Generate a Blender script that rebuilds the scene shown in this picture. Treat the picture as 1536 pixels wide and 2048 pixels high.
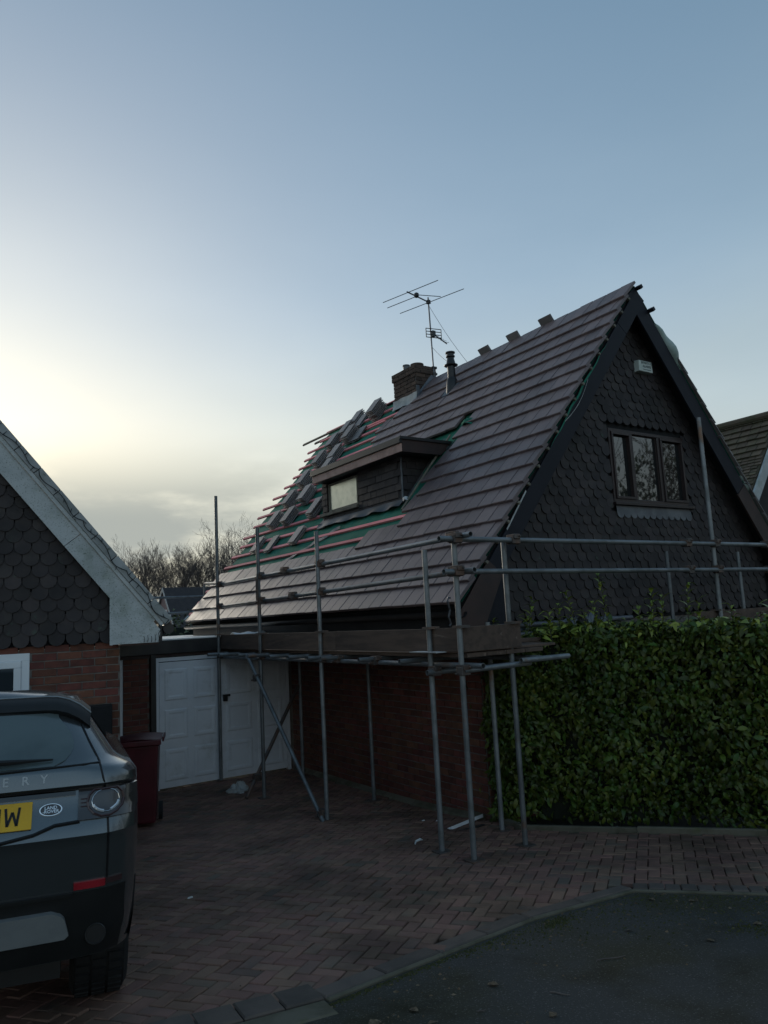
import bpy, bmesh, math, random
from mathutils import Vector, Matrix
R=random.Random(11)
rad=math.radians
sc=bpy.context.scene
for o in list(bpy.data.objects): bpy.data.objects.remove(o)
COL=sc.collection
# ------------------------------------------------------------------ camera
PITCH,ROLL,CAMZ=rad(8.055),rad(2.949),2.205
cp,sp=math.cos(PITCH),math.sin(PITCH); cr,sr=math.cos(ROLL),math.sin(ROLL)
FW=Vector((0,cp,sp)); u0=Vector((0,-sp,cp)); r0=Vector((1,0,0))
UP=u0*cr+r0*sr; RT=r0*cr-u0*sr
cam=bpy.data.cameras.new('camera'); camo=bpy.data.objects.new('camera',cam); COL.objects.link(camo)
camo.matrix_world=Matrix(((RT.x,UP.x,-FW.x,0),(RT.y,UP.y,-FW.y,0),(RT.z,UP.z,-FW.z,CAMZ),(0,0,0,1)))
cam.sensor_fit='VERTICAL'; cam.sensor_height=36; cam.sensor_width=27; cam.lens=1480/2048*36
cam.clip_start=.05; cam.clip_end=2000; sc.camera=camo
CP=Vector((0,0,CAMZ))
def vis(p,pad=30):
    """1/distance when a world point falls inside the frame, else 0"""
    d=p-CP; k=d.dot(FW)
    if k<.2: return 0
    x=768+1480*d.dot(RT)/k; y=1024-1480*d.dot(UP)/k
    return 1/d.length if -pad<x<1536+pad and -pad<y<2048+pad else 0
# ------------------------------------------------------------------ light
SUN_AZ,SUN_EL=rad(-33),rad(12)          # azimuth from +Y towards +X
w=bpy.data.worlds.new('World'); sc.world=w; w.use_nodes=True
nt=w.node_tree; nt.nodes.clear()
def N(t,k,**kw):
    n=t.nodes.new(k)
    for a,b in kw.items(): setattr(n,a,b)
    return n
def sky_world(t):
    L=t.links.new
    out=N(t,'ShaderNodeOutputWorld'); bg=N(t,'ShaderNodeBackground'); bg.inputs['Strength'].default_value=SKY
    sky=N(t,'ShaderNodeTexSky',sky_type='NISHITA',sun_disc=False,sun_elevation=SUN_EL,sun_rotation=SUN_AZ,altitude=60,air_density=1.0,dust_density=.8,ozone_density=1.6)
    tc=N(t,'ShaderNodeTexCoord'); sep=N(t,'ShaderNodeSeparateXYZ'); L(tc.outputs['Generated'],sep.inputs[0])
    # thin high cloud spread over the whole dome: whitens the blue, denser low down
    mp=N(t,'ShaderNodeMapping'); mp.inputs['Scale'].default_value=(1.0,1.0,2.6); L(tc.outputs['Generated'],mp.inputs[0])
    n1=N(t,'ShaderNodeTexNoise'); n1.inputs['Scale'].default_value=1.6; n1.inputs['Detail'].default_value=6; n1.inputs['Roughness'].default_value=.52; L(mp.outputs[0],n1.inputs['Vector'])
    el=N(t,'ShaderNodeMapRange'); el.inputs['From Min'].default_value=0.0; el.inputs['From Max'].default_value=.68; el.inputs['To Min'].default_value=1; el.inputs['To Max'].default_value=0; L(sep.outputs['Z'],el.inputs['Value'])
    m=N(t,'ShaderNodeMath',operation='MULTIPLY_ADD'); L(n1.outputs[0],m.inputs[0]); m.inputs[1].default_value=1.5; m.inputs[2].default_value=.08
    m2=N(t,'ShaderNodeMath',operation='MULTIPLY',use_clamp=True); L(m.outputs[0],m2.inputs[0]); L(el.outputs[0],m2.inputs[1])
    # low grey cloud bank near the horizon
    mp2=N(t,'ShaderNodeMapping'); mp2.inputs['Scale'].default_value=(1.0,1.0,3.4); mp2.inputs['Location'].default_value=(3.1,1.7,.4); L(tc.outputs['Generated'],mp2.inputs[0])
    n2=N(t,'ShaderNodeTexNoise'); n2.inputs['Scale'].default_value=3.4; n2.inputs['Detail'].default_value=7; n2.inputs['Roughness'].default_value=.55; L(mp2.outputs[0],n2.inputs['Vector'])
    lo=N(t,'ShaderNodeMapRange'); lo.interpolation_type='SMOOTHSTEP'; lo.inputs['From Min'].default_value=.135; lo.inputs['From Max'].default_value=.265; lo.inputs['To Min'].default_value=1; lo.inputs['To Max'].default_value=0; L(sep.outputs['Z'],lo.inputs['Value'])
    k=N(t,'ShaderNodeMapRange'); k.interpolation_type='SMOOTHSTEP'; k.inputs['From Min'].default_value=.26; k.inputs['From Max'].default_value=.6; L(n2.outputs[0],k.inputs['Value'])
    k2=N(t,'ShaderNodeMath',operation='MULTIPLY'); L(k.outputs[0],k2.inputs[0]); L(lo.outputs[0],k2.inputs[1])
    k3=N(t,'ShaderNodeMath',operation='MULTIPLY'); L(k2.outputs[0],k3.inputs[0]); k3.inputs[1].default_value=1.0
    # clear sky, softened towards its own grey: haze takes the orange out of the low sun
    hs=N(t,'ShaderNodeHueSaturation'); hs.inputs['Saturation'].default_value=SKY_SAT; L(sky.outputs[0],hs.inputs['Color']); sv=N(t,'ShaderNodeMapRange'); sv.inputs['From Max'].default_value=.42; sv.inputs['To Min'].default_value=.75; sv.inputs['To Max'].default_value=SKY_SAT; L(sep.outputs['Z'],sv.inputs['Value']); L(sv.outputs[0],hs.inputs['Saturation'])
    gm=N(t,'ShaderNodeGamma'); gm.inputs['Gamma'].default_value=SKY_GAM; L(hs.outputs[0],gm.inputs[0])
    a=N(t,'ShaderNodeMixRGB',blend_type='ADD'); L(m2.outputs[0],a.inputs[0]); cc=N(t,'ShaderNodeMixRGB',blend_type='MULTIPLY'); cc.inputs[0].default_value=1; cc.inputs[2].default_value=(.90,.97,.99,1); L(gm.outputs[0],cc.inputs[1]); we=N(t,'ShaderNodeMapRange'); we.interpolation_type='SMOOTHSTEP'; we.inputs['From Min'].default_value=.16; we.inputs['From Max'].default_value=.42; L(sep.outputs['Z'],we.inputs['Value']); wt=N(t,'ShaderNodeMixRGB'); wt.inputs[1].default_value=(1.0,.97,.84,1); wt.inputs[2].default_value=(.90,.97,1.0,1); sp=N(t,'ShaderNodeVectorMath',operation='DOT_PRODUCT'); L(tc.outputs['Generated'],sp.inputs[0]); sp.inputs[1].default_value=(math.sin(SUN_AZ)*math.cos(SUN_EL),math.cos(SUN_AZ)*math.cos(SUN_EL),math.sin(SUN_EL)); s1=N(t,'ShaderNodeMapRange'); s1.interpolation_type='SMOOTHSTEP'; s1.inputs['From Min'].default_value=.25; s1.inputs['From Max'].default_value=.92; s1.inputs['To Min'].default_value=1; s1.inputs['To Max'].default_value=0; L(sp.outputs['Value'],s1.inputs['Value']); mx=N(t,'ShaderNodeMath',operation='MAXIMUM'); L(we.outputs[0],mx.inputs[0]); L(s1.outputs[0],mx.inputs[1]); L(mx.outputs[0],wt.inputs[0]); s2=N(t,'ShaderNodeMath',operation='MULTIPLY_ADD'); L(s1.outputs[0],s2.inputs[0]); s2.inputs[1].default_value=-.65; s2.inputs[2].default_value=1; k4=N(t,'ShaderNodeMath',operation='MULTIPLY'); L(k3.outputs[0],k4.inputs[0]); L(s2.outputs[0],k4.inputs[1]); L(wt.outputs[0],cc.inputs[2]); L(cc.outputs[0],a.inputs[1]); a.inputs[2].default_value=VEIL
    b=N(t,'ShaderNodeMixRGB'); L(k4.outputs[0],b.inputs[0]); L(a.outputs[0],b.inputs[1]); b.inputs[2].default_value=BANK
    L(b.outputs[0],bg.inputs['Color']); L(bg.outputs[0],out.inputs[0])
SKY,SKY_SAT,SKY_GAM=.115,1.25,.5
VEIL=(.84,.85,.77,1); BANK=(1.60,1.70,1.57,1)
sky_world(nt)
sun=bpy.data.lights.new('sun','SUN'); sun.energy=.5; sun.angle=rad(14); sun.color=(1,.9,.75)
suno=bpy.data.objects.new('sun',sun); COL.objects.link(suno)
sd=Vector((math.sin(SUN_AZ)*math.cos(SUN_EL),math.cos(SUN_AZ)*math.cos(SUN_EL),math.sin(SUN_EL)))
suno.matrix_world=sd.to_track_quat('Z','Y').to_matrix().to_4x4()
vs=sc.view_settings; vs.view_transform='Standard'; vs.look='None'; vs.exposure=1.25; vs.gamma=1; vs.use_curve_mapping=False
# ------------------------------------------------------------------ helpers
def ident(): return Matrix.Identity(4)
TH=rad(33.9)
HF=Matrix.Rotation(TH,4,'Z')                                  # main house frame: x along its gable, y along its eaves
NA=rad(22.0)
NF=Matrix.Translation((-2.707,7.5,0))@Matrix.Rotation(NA,4,'Z')  # neighbour frame: x along its gable, y back into the house
WF=ident()
def gz(y):
    a=min(.689-.077*y,.72)
    return (a+math.sqrt(a*a+.0016))/2
def hgz(X,Y): return gz((HF@Vector((X,Y,0))).y)
LOC={}
def place(o,F,loc): o.matrix_basis=F@Matrix.Translation(Vector(loc)); LOC[o.name]=Vector(loc)
def tag(o,label=None,cat=None,group=None,kind=None):
    for k,v in (('label',label),('category',cat),('group',group),('kind',kind or ('thing' if cat else None))):
        if v: o[k]=v
    return o
def thing(name,label,cat,F,loc,group=None):
    o=bpy.data.objects.new(name,None); COL.objects.link(o); o.empty_display_size=.1; place(o,F,loc); return tag(o,label,cat,group)
def root(p):
    while p.parent: p=p.parent
    return p
class MB:
    """collects faces; build() links them as ONE mesh object"""
    def __init__(s): s.v=[]; s.f=[]
    def poly(s,pts):
        n=len(s.v); s.v+=[Vector(p) for p in pts]; s.f.append(tuple(range(n,n+len(pts)))); return s
    def hexa(s,b,t):
        """prism between two equal loops"""
        n=len(s.v); k=len(b); s.v+=[Vector(p) for p in b]+[Vector(p) for p in t]
        s.f.append(tuple(range(n+k-1,n-1,-1))); s.f.append(tuple(range(n+k,n+2*k)))
        for i in range(k): j=(i+1)%k; s.f.append((n+i,n+j,n+k+j,n+k+i))
        return s
    def box(s,c,d,M=None):
        x,y,z=d[0]/2,d[1]/2,d[2]/2; c=Vector(c)
        q=[(-x,-y),(x,-y),(x,y),(-x,y)]
        T=(lambda p:M@Vector(p)+c) if M else (lambda p:Vector(p)+c)
        return s.hexa([T((a,b,-z)) for a,b in q],[T((a,b,z)) for a,b in q])
    def bb(s,a,b): 
        a,b=Vector(a),Vector(b); return s.box((a+b)/2,[abs(q) for q in (b-a)])
    def tube(s,p,q,r,n=10,r2=None,cap=True,hollow=0):
        p,q=Vector(p),Vector(q); d=(q-p).normalized(); a=d.orthogonal().normalized(); b=d.cross(a); r2=r if r2 is None else r2
        k=len(s.v); ca=[(math.cos(2*math.pi*i/n),math.sin(2*math.pi*i/n)) for i in range(n)]
        s.v+=[p+(a*x+b*y)*r for x,y in ca]+[q+(a*x+b*y)*r2 for x,y in ca]
        for i in range(n): j=(i+1)%n; s.f.append((k+i,k+j,k+n+j,k+n+i))
        if hollow:
            for e,(c,rr,sg) in enumerate(((p,r,1),(q,r2,-1))):
                m=len(s.v); s.v+=[c+(a*x+b*y)*rr*hollow for x,y in ca]+[c+d*sg*.12+(a*x+b*y)*rr*hollow for x,y in ca]
                for i in range(n):
                    j=(i+1)%n; u=k+e*n
                    s.f.append((u+i,m+i,m+j,u+j) if e==0 else (u+i,u+j,m+j,m+i)); s.f.append((m+i,m+n+i,m+n+j,m+j))
                s.f.append(tuple(range(m+n,m+2*n)))
        elif cap: s.f.append(tuple(range(k+n-1,k-1,-1))); s.f.append(tuple(range(k+n,k+2*n)))
        return s
    def path(s,pts,r,n=8):
        pts=[Vector(p) for p in pts]; k=len(s.v); a=None
        for i,p in enumerate(pts):
            d=(pts[min(i+1,len(pts)-1)]-pts[max(i-1,0)]).normalized()
            a=d.orthogonal().normalized() if a is None else (a-d*a.dot(d)).normalized()
            b=d.cross(a); rr=r[i] if isinstance(r,(list,tuple)) else r
            s.v+=[p+(a*math.cos(2*math.pi*j/n)+b*math.sin(2*math.pi*j/n))*rr for j in range(n)]
        for i in range(len(pts)-1):
            for j in range(n): l=(j+1)%n; u=k+i*n; s.f.append((u+j,u+l,u+n+l,u+n+j))
        s.f.append(tuple(range(k+n-1,k-1,-1))); e=k+(len(pts)-1)*n; s.f.append(tuple(range(e,e+n))); return s
    def lathe(s,prof,n=16,c=(0,0,0),M=None):
        k=len(s.v); c=Vector(c)
        for r,z in prof:
            for i in range(n):
                p=Vector((r*math.cos(2*math.pi*i/n),r*math.sin(2*math.pi*i/n),z)); s.v.append((M@p if M else p)+c)
        for a in range(len(prof)-1):
            for i in range(n): j=(i+1)%n; u=k+a*n; s.f.append((u+i,u+j,u+n+j,u+n+i))
        s.f.append(tuple(range(k+n-1,k-1,-1))); e=k+(len(prof)-1)*n; s.f.append(tuple(range(e,e+n))); return s
    def grid(s,fn,nu,nv,wrap=False):
        k=len(s.v)
        for i in range(nu+1):
            for j in range(nv+1): s.v.append(Vector(fn(i/nu,j/nv)))
        for i in range(nu):
            for j in range(nv): a=k+i*(nv+1)+j; s.f.append((a,a+nv+1,a+nv+2,a+1))
        return s
    def add(s,o,M=None):
        n=len(s.v); s.v+=[M@v for v in o.v] if M else list(o.v); s.f+=[tuple(i+n for i in f) for f in o.f]; return s
    def mesh(s,name,mat,smooth=False,off=Vector()):
        me=bpy.data.meshes.new(name); me.from_pydata([tuple(v-off) for v in s.v],[],s.f)
        for m in (mat if isinstance(mat,(list,tuple)) else [mat]): me.materials.append(m)
        if smooth:
            me.polygons.foreach_set('use_smooth',[True]*len(me.polygons))
            try: me.set_sharp_from_angle(angle=rad(smooth if smooth>1 else 40))
            except Exception: pass
        me.update(); return me
    def build(s,name,mat,par=None,F=None,loc=None,smooth=False,bev=0,stuff=False,label=None):
        off=LOC[root(par).name] if par else Vector(loc or (0,0,0))
        o=bpy.data.objects.new(name,s.mesh(name,mat,smooth,off)); COL.objects.link(o)
        if par: o.parent=par
        else: place(o,F or WF,off)
        if bev:
            m=o.modifiers.new('edge','BEVEL'); m.width=bev; m.segments=2; m.limit_method='ANGLE'; m.angle_limit=rad(35)
        if stuff: o['kind']='stuff'
        if label: o['label']=label
        return o
def inst(name,me,par,M,F=None):
    """an object of its own sharing mesh data; M is in the coordinates of the frame of its thing"""
    o=bpy.data.objects.new(name,me); COL.objects.link(o)
    if par: o.parent=par; o.matrix_basis=Matrix.Translation(-LOC[root(par).name])@M
    else: o.matrix_basis=(F or WF)@M; LOC[o.name]=M.translation.copy()
    return o
def axes(o,x,y,z):
    return Matrix(((x[0],y[0],z[0],o[0]),(x[1],y[1],z[1],o[1]),(x[2],y[2],z[2],o[2]),(0,0,0,1)))
def jit(M,t,a):
    return M@Matrix.Translation([R.gauss(0,t) for _ in range(3)])@Matrix.Rotation(R.gauss(0,a),4,'X')@Matrix.Rotation(R.gauss(0,a),4,'Y')@Matrix.Rotation(R.gauss(0,a),4,'Z')
def scatter_parts(name,me_for,items,par,F,limit=300,stuff_name=None,mat=None):
    """items: (matrix, MB key). The `limit` largest in view become objects, the others one joined part."""
    sc_=sorted(range(len(items)),key=lambda i:-vis(F@items[i][0].translation))
    top=[i for i in sc_[:limit] if vis(F@items[i][0].translation)>0]; keep=set(top); cache={}
    for i in sorted(top):
        M,mb=items[i]
        if id(mb) not in cache: cache[id(mb)]=mb.mesh(name,mat)
        inst(name,cache[id(mb)],par,M)
    rest=MB()
    for i,(M,mb) in enumerate(items):
        if i not in keep: rest.add(mb,M)
    if rest.v: rest.build(stuff_name or name+'_field',mat,par,stuff=True)
def clip(poly,p,n):
    out=[]
    for i in range(len(poly)):
        a,b=poly[i],poly[(i+1)%len(poly)]; da,db=(a-p).dot(n),(b-p).dot(n)
        if da>=0: out.append(a)
        if (da>0)!=(db>0) and da!=db: out.append(a+(b-a)*(da/(da-db)))
    return out
# ------------------------------------------------------------------ materials
def mat(name,c,c2=None,rough=.7,sc=6,var=.18,bump=0,bsc=60,metal=0,spec=.5,coat=0,mixlo=.4,mixhi=.65,c3=None,c3sc=30,c3lo=.62,c3hi=.72,hue=0,stretch=None,det=5,sss=0,trans=0,ior=1.45,rvar=0,stain=None):
    m=bpy.data.materials.new(name); m.use_nodes=True; t=m.node_tree; L=t.links.new; b=t.nodes['Principled BSDF']
    b.inputs['Roughness'].default_value=rough; b.inputs['Metallic'].default_value=metal; b.inputs['Specular IOR Level'].default_value=spec
    b.inputs['IOR'].default_value=ior; b.inputs['Transmission Weight'].default_value=trans
    if coat: b.inputs['Coat Weight'].default_value=coat; b.inputs['Coat Roughness'].default_value=.06
    tc=N(t,'ShaderNodeTexCoord'); oi=N(t,'ShaderNodeObjectInfo'); ge=N(t,'ShaderNodeNewGeometry')
    ad=N(t,'ShaderNodeMath',operation='ADD'); L(oi.outputs['Random'],ad.inputs[0]); L(ge.outputs['Random Per Island'],ad.inputs[1])
    fr=N(t,'ShaderNodeMath',operation='FRACT'); L(ad.outputs[0],fr.inputs[0])
    sh=N(t,'ShaderNodeVectorMath',operation='SCALE'); sh.inputs[0].default_value=(31,17,23); L(fr.outputs[0],sh.inputs['Scale'])
    vv=N(t,'ShaderNodeVectorMath',operation='ADD'); L(tc.outputs['Object'],vv.inputs[0]); L(sh.outputs[0],vv.inputs[1])
    vec=vv.outputs[0]
    if stretch: mp=N(t,'ShaderNodeMapping'); mp.inputs['Scale'].default_value=stretch; L(vec,mp.inputs[0]); vec=mp.outputs[0]
    col=None
    def noise(scale,detail=det):
        n=N(t,'ShaderNodeTexNoise'); n.inputs['Scale'].default_value=scale; n.inputs['Detail'].default_value=detail; n.inputs['Roughness'].default_value=.6; L(vec,n.inputs['Vector']); return n.outputs[0]
    def ramp(s,lo,hi):
        r=N(t,'ShaderNodeMapRange'); r.interpolation_type='SMOOTHSTEP'; r.inputs['From Min'].default_value=lo; r.inputs['From Max'].default_value=hi; L(s,r.inputs['Value']); return r.outputs[0]
    base=N(t,'ShaderNodeMixRGB'); base.inputs[1].default_value=(*c,1); base.inputs[2].default_value=(*(c2 or [q*.6 for q in c]),1)
    ns=noise(sc); L(ramp(ns,mixlo,mixhi),base.inputs[0]); col=base.outputs[0]
    if c3:
        x=N(t,'ShaderNodeMixRGB'); x.inputs[2].default_value=(*c3,1); L(col,x.inputs[1]); L(ramp(noise(c3sc),c3lo,c3hi),x.inputs[0]); col=x.outputs[0]
    if stain:            # coherent weathering across neighbouring pieces
        ssc,slo,shi,scol=stain; n=N(t,'ShaderNodeTexNoise'); n.inputs['Scale'].default_value=ssc; n.inputs['Detail'].default_value=7; n.inputs['Roughness'].default_value=.65; L(ge.outputs['Position'],n.inputs['Vector'])
        x=N(t,'ShaderNodeMixRGB',blend_type='MULTIPLY'); x.inputs[2].default_value=(*scol,1); L(col,x.inputs[1]); L(ramp(n.outputs[0],slo,shi),x.inputs[0]); col=x.outputs[0]
    hs=N(t,'ShaderNodeHueSaturation'); L(col,hs.inputs['Color'])
    mr=N(t,'ShaderNodeMapRange'); mr.inputs['To Min'].default_value=1-var; mr.inputs['To Max'].default_value=1+var; L(fr.outputs[0],mr.inputs['Value']); L(mr.outputs[0],hs.inputs['Value'])
    if hue:
        f2=N(t,'ShaderNodeMath',operation='MULTIPLY'); f2.inputs[1].default_value=7.31; L(fr.outputs[0],f2.inputs[0]); f3=N(t,'ShaderNodeMath',operation='FRACT'); L(f2.outputs[0],f3.inputs[0])
        h2=N(t,'ShaderNodeMapRange'); h2.inputs['To Min'].default_value=.5-hue; h2.inputs['To Max'].default_value=.5+hue; L(f3.outputs[0],h2.inputs['Value']); L(h2.outputs[0],hs.inputs['Hue'])
    L(hs.outputs[0],b.inputs['Base Color'])
    if rvar:
        rr=N(t,'ShaderNodeMapRange'); rr.inputs['To Min'].default_value=max(.02,rough-rvar); rr.inputs['To Max'].default_value=min(1,rough+rvar); L(ns,rr.inputs['Value']); L(rr.outputs[0],b.inputs['Roughness'])
    if bump:
        bp=N(t,'ShaderNodeBump'); bp.inputs['Strength'].default_value=bump; bp.inputs['Distance'].default_value=.004; L(noise(bsc,4),bp.inputs['Height']); L(bp.outputs[0],b.inputs['Normal'])
    m.diffuse_color=(*c,1); return m
TILE=mat('roof tile concrete',(.146,.106,.105),(.178,.132,.13),rough=.5,sc=2.2,var=.14,bump=.25,bsc=160,stain=(1.6,.45,.7,(.72,.74,.76)),c3=(.21,.165,.15),c3sc=7,c3lo=.6,c3hi=.8,rvar=.12,spec=.6)
NEWTILE=mat('stacked tile concrete',(.20,.185,.185),(.25,.23,.225),rough=.6,sc=3,var=.15,bump=.3,bsc=140)
SCAL=mat('fishscale clay',(.034,.028,.029),(.049,.039,.037),rough=.72,sc=5,var=.32,bump=.3,bsc=70,c3=(.05,.065,.05),c3sc=9,hue=.02,stain=(1.3,.48,.7,(.6,.62,.6)))
MORT=mat('mortar',(.18,.165,.15),(.11,.10,.09),rough=.95,sc=8,bump=.5,bsc=90)
BRICK=mat('red brick',(.15,.054,.036),(.10,.040,.029),rough=.85,sc=9,var=.25,bump=.5,bsc=70,c3=(.22,.13,.095),c3sc=5,c3lo=.66,c3hi=.8,hue=.015)
DBRICK=mat('brown brick',(.095,.063,.048),(.065,.046,.038),rough=.9,sc=9,var=.3,bump=.5,bsc=70,c3=(.12,.12,.085),c3sc=6)
PAVE=mat('clay paver',(.235,.13,.096),(.19,.105,.078),rough=.8,sc=4,var=.17,stain=(1.1,.44,.66,(.52,.54,.52)),bump=.6,bsc=55,c3=(.125,.10,.078),c3sc=1.1,c3lo=.5,c3hi=.72,hue=.012,rvar=.12)
JOINT=mat('joint sand',(.014,.014,.011),(.022,.024,.014),rough=1,sc=3,bump=.5)
KERBM=mat('kerb concrete',(.135,.12,.088),(.08,.072,.045),rough=.9,sc=4,var=.1,bump=.5,bsc=60,c3=(.10,.10,.05),c3sc=3,c3lo=.64)
EDGEM=mat('grey edging block',(.125,.096,.080),(.092,.074,.063),rough=.85,sc=5,var=.2,bump=.6,bsc=50,c3=(.15,.145,.14),c3sc=60,c3lo=.66,c3hi=.76)
ASPH=mat('asphalt',(.058,.056,.052),(.052,.047,.031),rough=.95,sc=1.3,var=0,bump=1.0,bsc=75,c3=(.15,.145,.135),c3sc=95,c3lo=.57,c3hi=.68,spec=.25,stain=(1.7,.5,.72,(.62,.58,.48)))
SOIL=mat('soil',(.03,.028,.02),(.025,.035,.015),rough=1,sc=2,var=0,bump=.6)
UNDER=mat('green membrane',(.028,.175,.12),(.045,.215,.15),rough=.85,spec=.15,sc=3,var=.05,bump=.8,bsc=10,c3=(.05,.12,.11),c3sc=2,c3lo=.6,c3hi=.8)
BATT=mat('red treated batten',(.95,.31,.32),(.82,.25,.26),rough=.8,sc=5,var=.15,stretch=(6,.6,6))
RAWB=mat('bare batten',(.17,.14,.10),(.11,.09,.07),rough=.85,sc=5)
BARGE=mat('dark barge plastic',(.018,.019,.026),(.015,.016,.022),rough=.6,spec=.25,sc=3,var=.04)
BROWN=mat('brown stained board',(.055,.032,.028),(.04,.026,.024),rough=.6,sc=4,var=.1,bump=.2)
GUTT=mat('black gutter plastic',(.018,.018,.020),(.03,.03,.03),rough=.35,sc=3)
DARK=mat('dark void',(.012,.012,.013),rough=.9)
LLEAD=mat('pale lead sheet',(.42,.43,.42),(.30,.31,.30),rough=.55,sc=5,bump=.4,bsc=12,c3=(.22,.24,.2),c3sc=6)
LEAD=mat('lead sheet',(.16,.165,.175),(.10,.105,.115),rough=.55,sc=4,bump=.5,bsc=9,metal=.3)
GALV=mat('galvanised tube',(.21,.225,.235),(.14,.15,.155),rough=.46,sc=5,var=.15,metal=.45,c3=(.20,.12,.08),c3sc=2.6,c3lo=.6,c3hi=.75,bump=.25,bsc=40,rvar=.12)
COUP=mat('coupler steel',(.10,.09,.085),(.16,.10,.075),rough=.6,sc=9,metal=.5)
BOARD=mat('scaffold board timber',(.115,.078,.06),(.075,.052,.042),rough=.85,sc=2.2,var=.15,bump=.3,stretch=(8,1,8),c3=(.21,.16,.13),c3sc=2)
WHITE=mat('white painted door',(.74,.76,.80),(.68,.70,.74),rough=.4,sc=3,var=.02,c3=(.42,.43,.42),c3sc=1.2,c3lo=.62,c3hi=.85,stain=(2.6,.52,.8,(.66,.66,.62)))
UPVC=mat('white plastic',(.72,.75,.78),(.66,.69,.72),rough=.3,sc=2,var=.02)
FLECK=mat('lichened white board',(.54,.56,.56),(.44,.465,.465),rough=.75,sc=3,var=.06,c3=(.22,.24,.21),c3sc=75,c3lo=.55,c3hi=.68,stain=(3.1,.5,.75,(.62,.66,.58)),bump=.2)
VERGE=mat('weathered verge',(.36,.37,.37),(.27,.28,.27),rough=.9,sc=5,var=.12,c3=(.16,.17,.15),c3sc=22,c3lo=.6,c3hi=.7)
GLASS=mat('window glass',(.012,.014,.015),(.012,.014,.015),rough=.02,spec=.9,var=0,ior=1.6)
FROST=mat('obscure glass',(.88,.88,.74),(.74,.75,.62),rough=.28,metal=.6,sc=7,spec=.9,var=0,bump=.25,bsc=40)
WOODF=mat('dark window frame',(.034,.020,.020),(.026,.017,.017),rough=.4,sc=3,var=.08)
PALEF=mat('weathered timber frame',(.21,.19,.15),(.13,.115,.09),rough=.8,sc=5)
PEEL=mat('peeling brown paint',(.55,.35,.29),(.42,.26,.215),rough=.7,sc=5,bump=.3,c3=(.55,.47,.40),c3sc=17,c3lo=.6,c3hi=.68)
CREAM=mat('cream plastic',(.60,.64,.60),(.50,.55,.50),rough=.45,sc=4,var=.02)
INK=mat('dark green ink',(.03,.06,.07),rough=.6,var=0)
ALU=mat('dull aluminium',(.16,.165,.18),(.11,.115,.13),rough=.5,metal=.6,sc=6)
GREYW=mat('pale roof membrane',(.86,.86,.83),(.74,.74,.72),rough=.36,sc=2,var=0,spec=1)
LEAF=mat('laurel leaf',(.052,.082,.013),(.085,.112,.017),rough=.45,sc=3,var=.5,spec=.4,hue=.035,stain=(2.2,.42,.62,(.55,.62,.5)))
SHOOT=mat('young laurel leaf',(.19,.24,.035),(.24,.28,.05),rough=.35,sc=3,var=.3,hue=.02)
STEM=mat('green brown stem',(.06,.06,.03),rough=.8)
CORE=mat('foliage shade core',(.010,.013,.006),rough=1)  # near-black fill that stands in for shade among the leaves
BARK=mat('winter bark',(.13,.105,.095),(.09,.075,.07),rough=.95,sc=2,var=.2)
IVY=mat('ivy leaf',(.085,.115,.05),(.13,.14,.065),rough=.6,sc=2,var=.4)
DTILE=mat('distant roof',(.035,.032,.036),(.045,.04,.042),rough=.8,sc=2)
MTILE=mat('mossy brown tile',(.088,.068,.05),(.065,.06,.036),rough=.85,sc=2.5,var=.3,c3=(.12,.105,.07),c3sc=6)
BIN=mat('maroon bin plastic',(.085,.014,.02),(.065,.012,.016),rough=.42,sc=3,var=.03)
RUBB=mat('tyre rubber',(.009,.009,.010),(.013,.013,.013),rough=.75,sc=5)
PAINT=mat('grey metallic car paint',(.122,.135,.142),(.127,.14,.147),rough=.26,sc=3,var=0,metal=.75,coat=1)
PLAS=mat('black trim plastic',(.009,.0095,.010),(.012,.0125,.013),rough=.55,sc=6,var=0)
GLOSS=mat('gloss black',(.008,.008,.009),rough=.08,spec=.7,var=0,coat=.6)
SKID=mat('silver bumper trim',(.33,.35,.36),(.28,.30,.31),rough=.4,metal=.5,sc=5,var=0)
CHROME=mat('chrome',(.75,.76,.78),(.75,.76,.78),rough=.12,metal=1,var=0)
RGLASS=mat('dusty rear glass',(.07,.095,.10),(.10,.13,.135),rough=.16,sc=2,spec=.8,var=0,bump=.1)
LENS=mat('smoked lamp lens',(.05,.045,.046),(.04,.036,.037),rough=.08,spec=.7,var=0,coat=.5)
REDL=mat('red lens',(.34,.02,.03),(.26,.016,.024),rough=.15,spec=.7,var=0)
DRED=mat('dull red lens',(.060,.032,.033),(.05,.028,.029),rough=.15,spec=.7,var=0)
CLEAR=mat('pale lamp ring',(.72,.76,.80),(.55,.58,.62),rough=.12,spec=.8,var=0,metal=.4)
YPLATE=mat('yellow number plate',(.72,.42,.02),(.66,.38,.02),rough=.3,var=0,spec=.5)
BLK=mat('black lettering',(.008,.008,.009),rough=.5,var=0)
PAPER=mat('white scrap',(.62,.64,.64),(.50,.52,.53),rough=.7,var=.05)
DLEAF=mat('dead leaf',(.10,.065,.035),(.15,.11,.07),rough=.8,sc=20,var=.4)
MOSS=mat('moss',(.045,.05,.014),(.07,.065,.02),rough=1,sc=6,var=.4)
CABLE=mat('dark cable',(.012,.013,.013),rough=.5)
FELT=mat('grey green felt roll',(.36,.44,.41),(.27,.35,.32),rough=.6,sc=5,bump=.2)
INTER=mat('dim room',(.10,.095,.085),rough=.9)
CURT=mat('net curtain',(.45,.46,.45),rough=.9)
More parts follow.
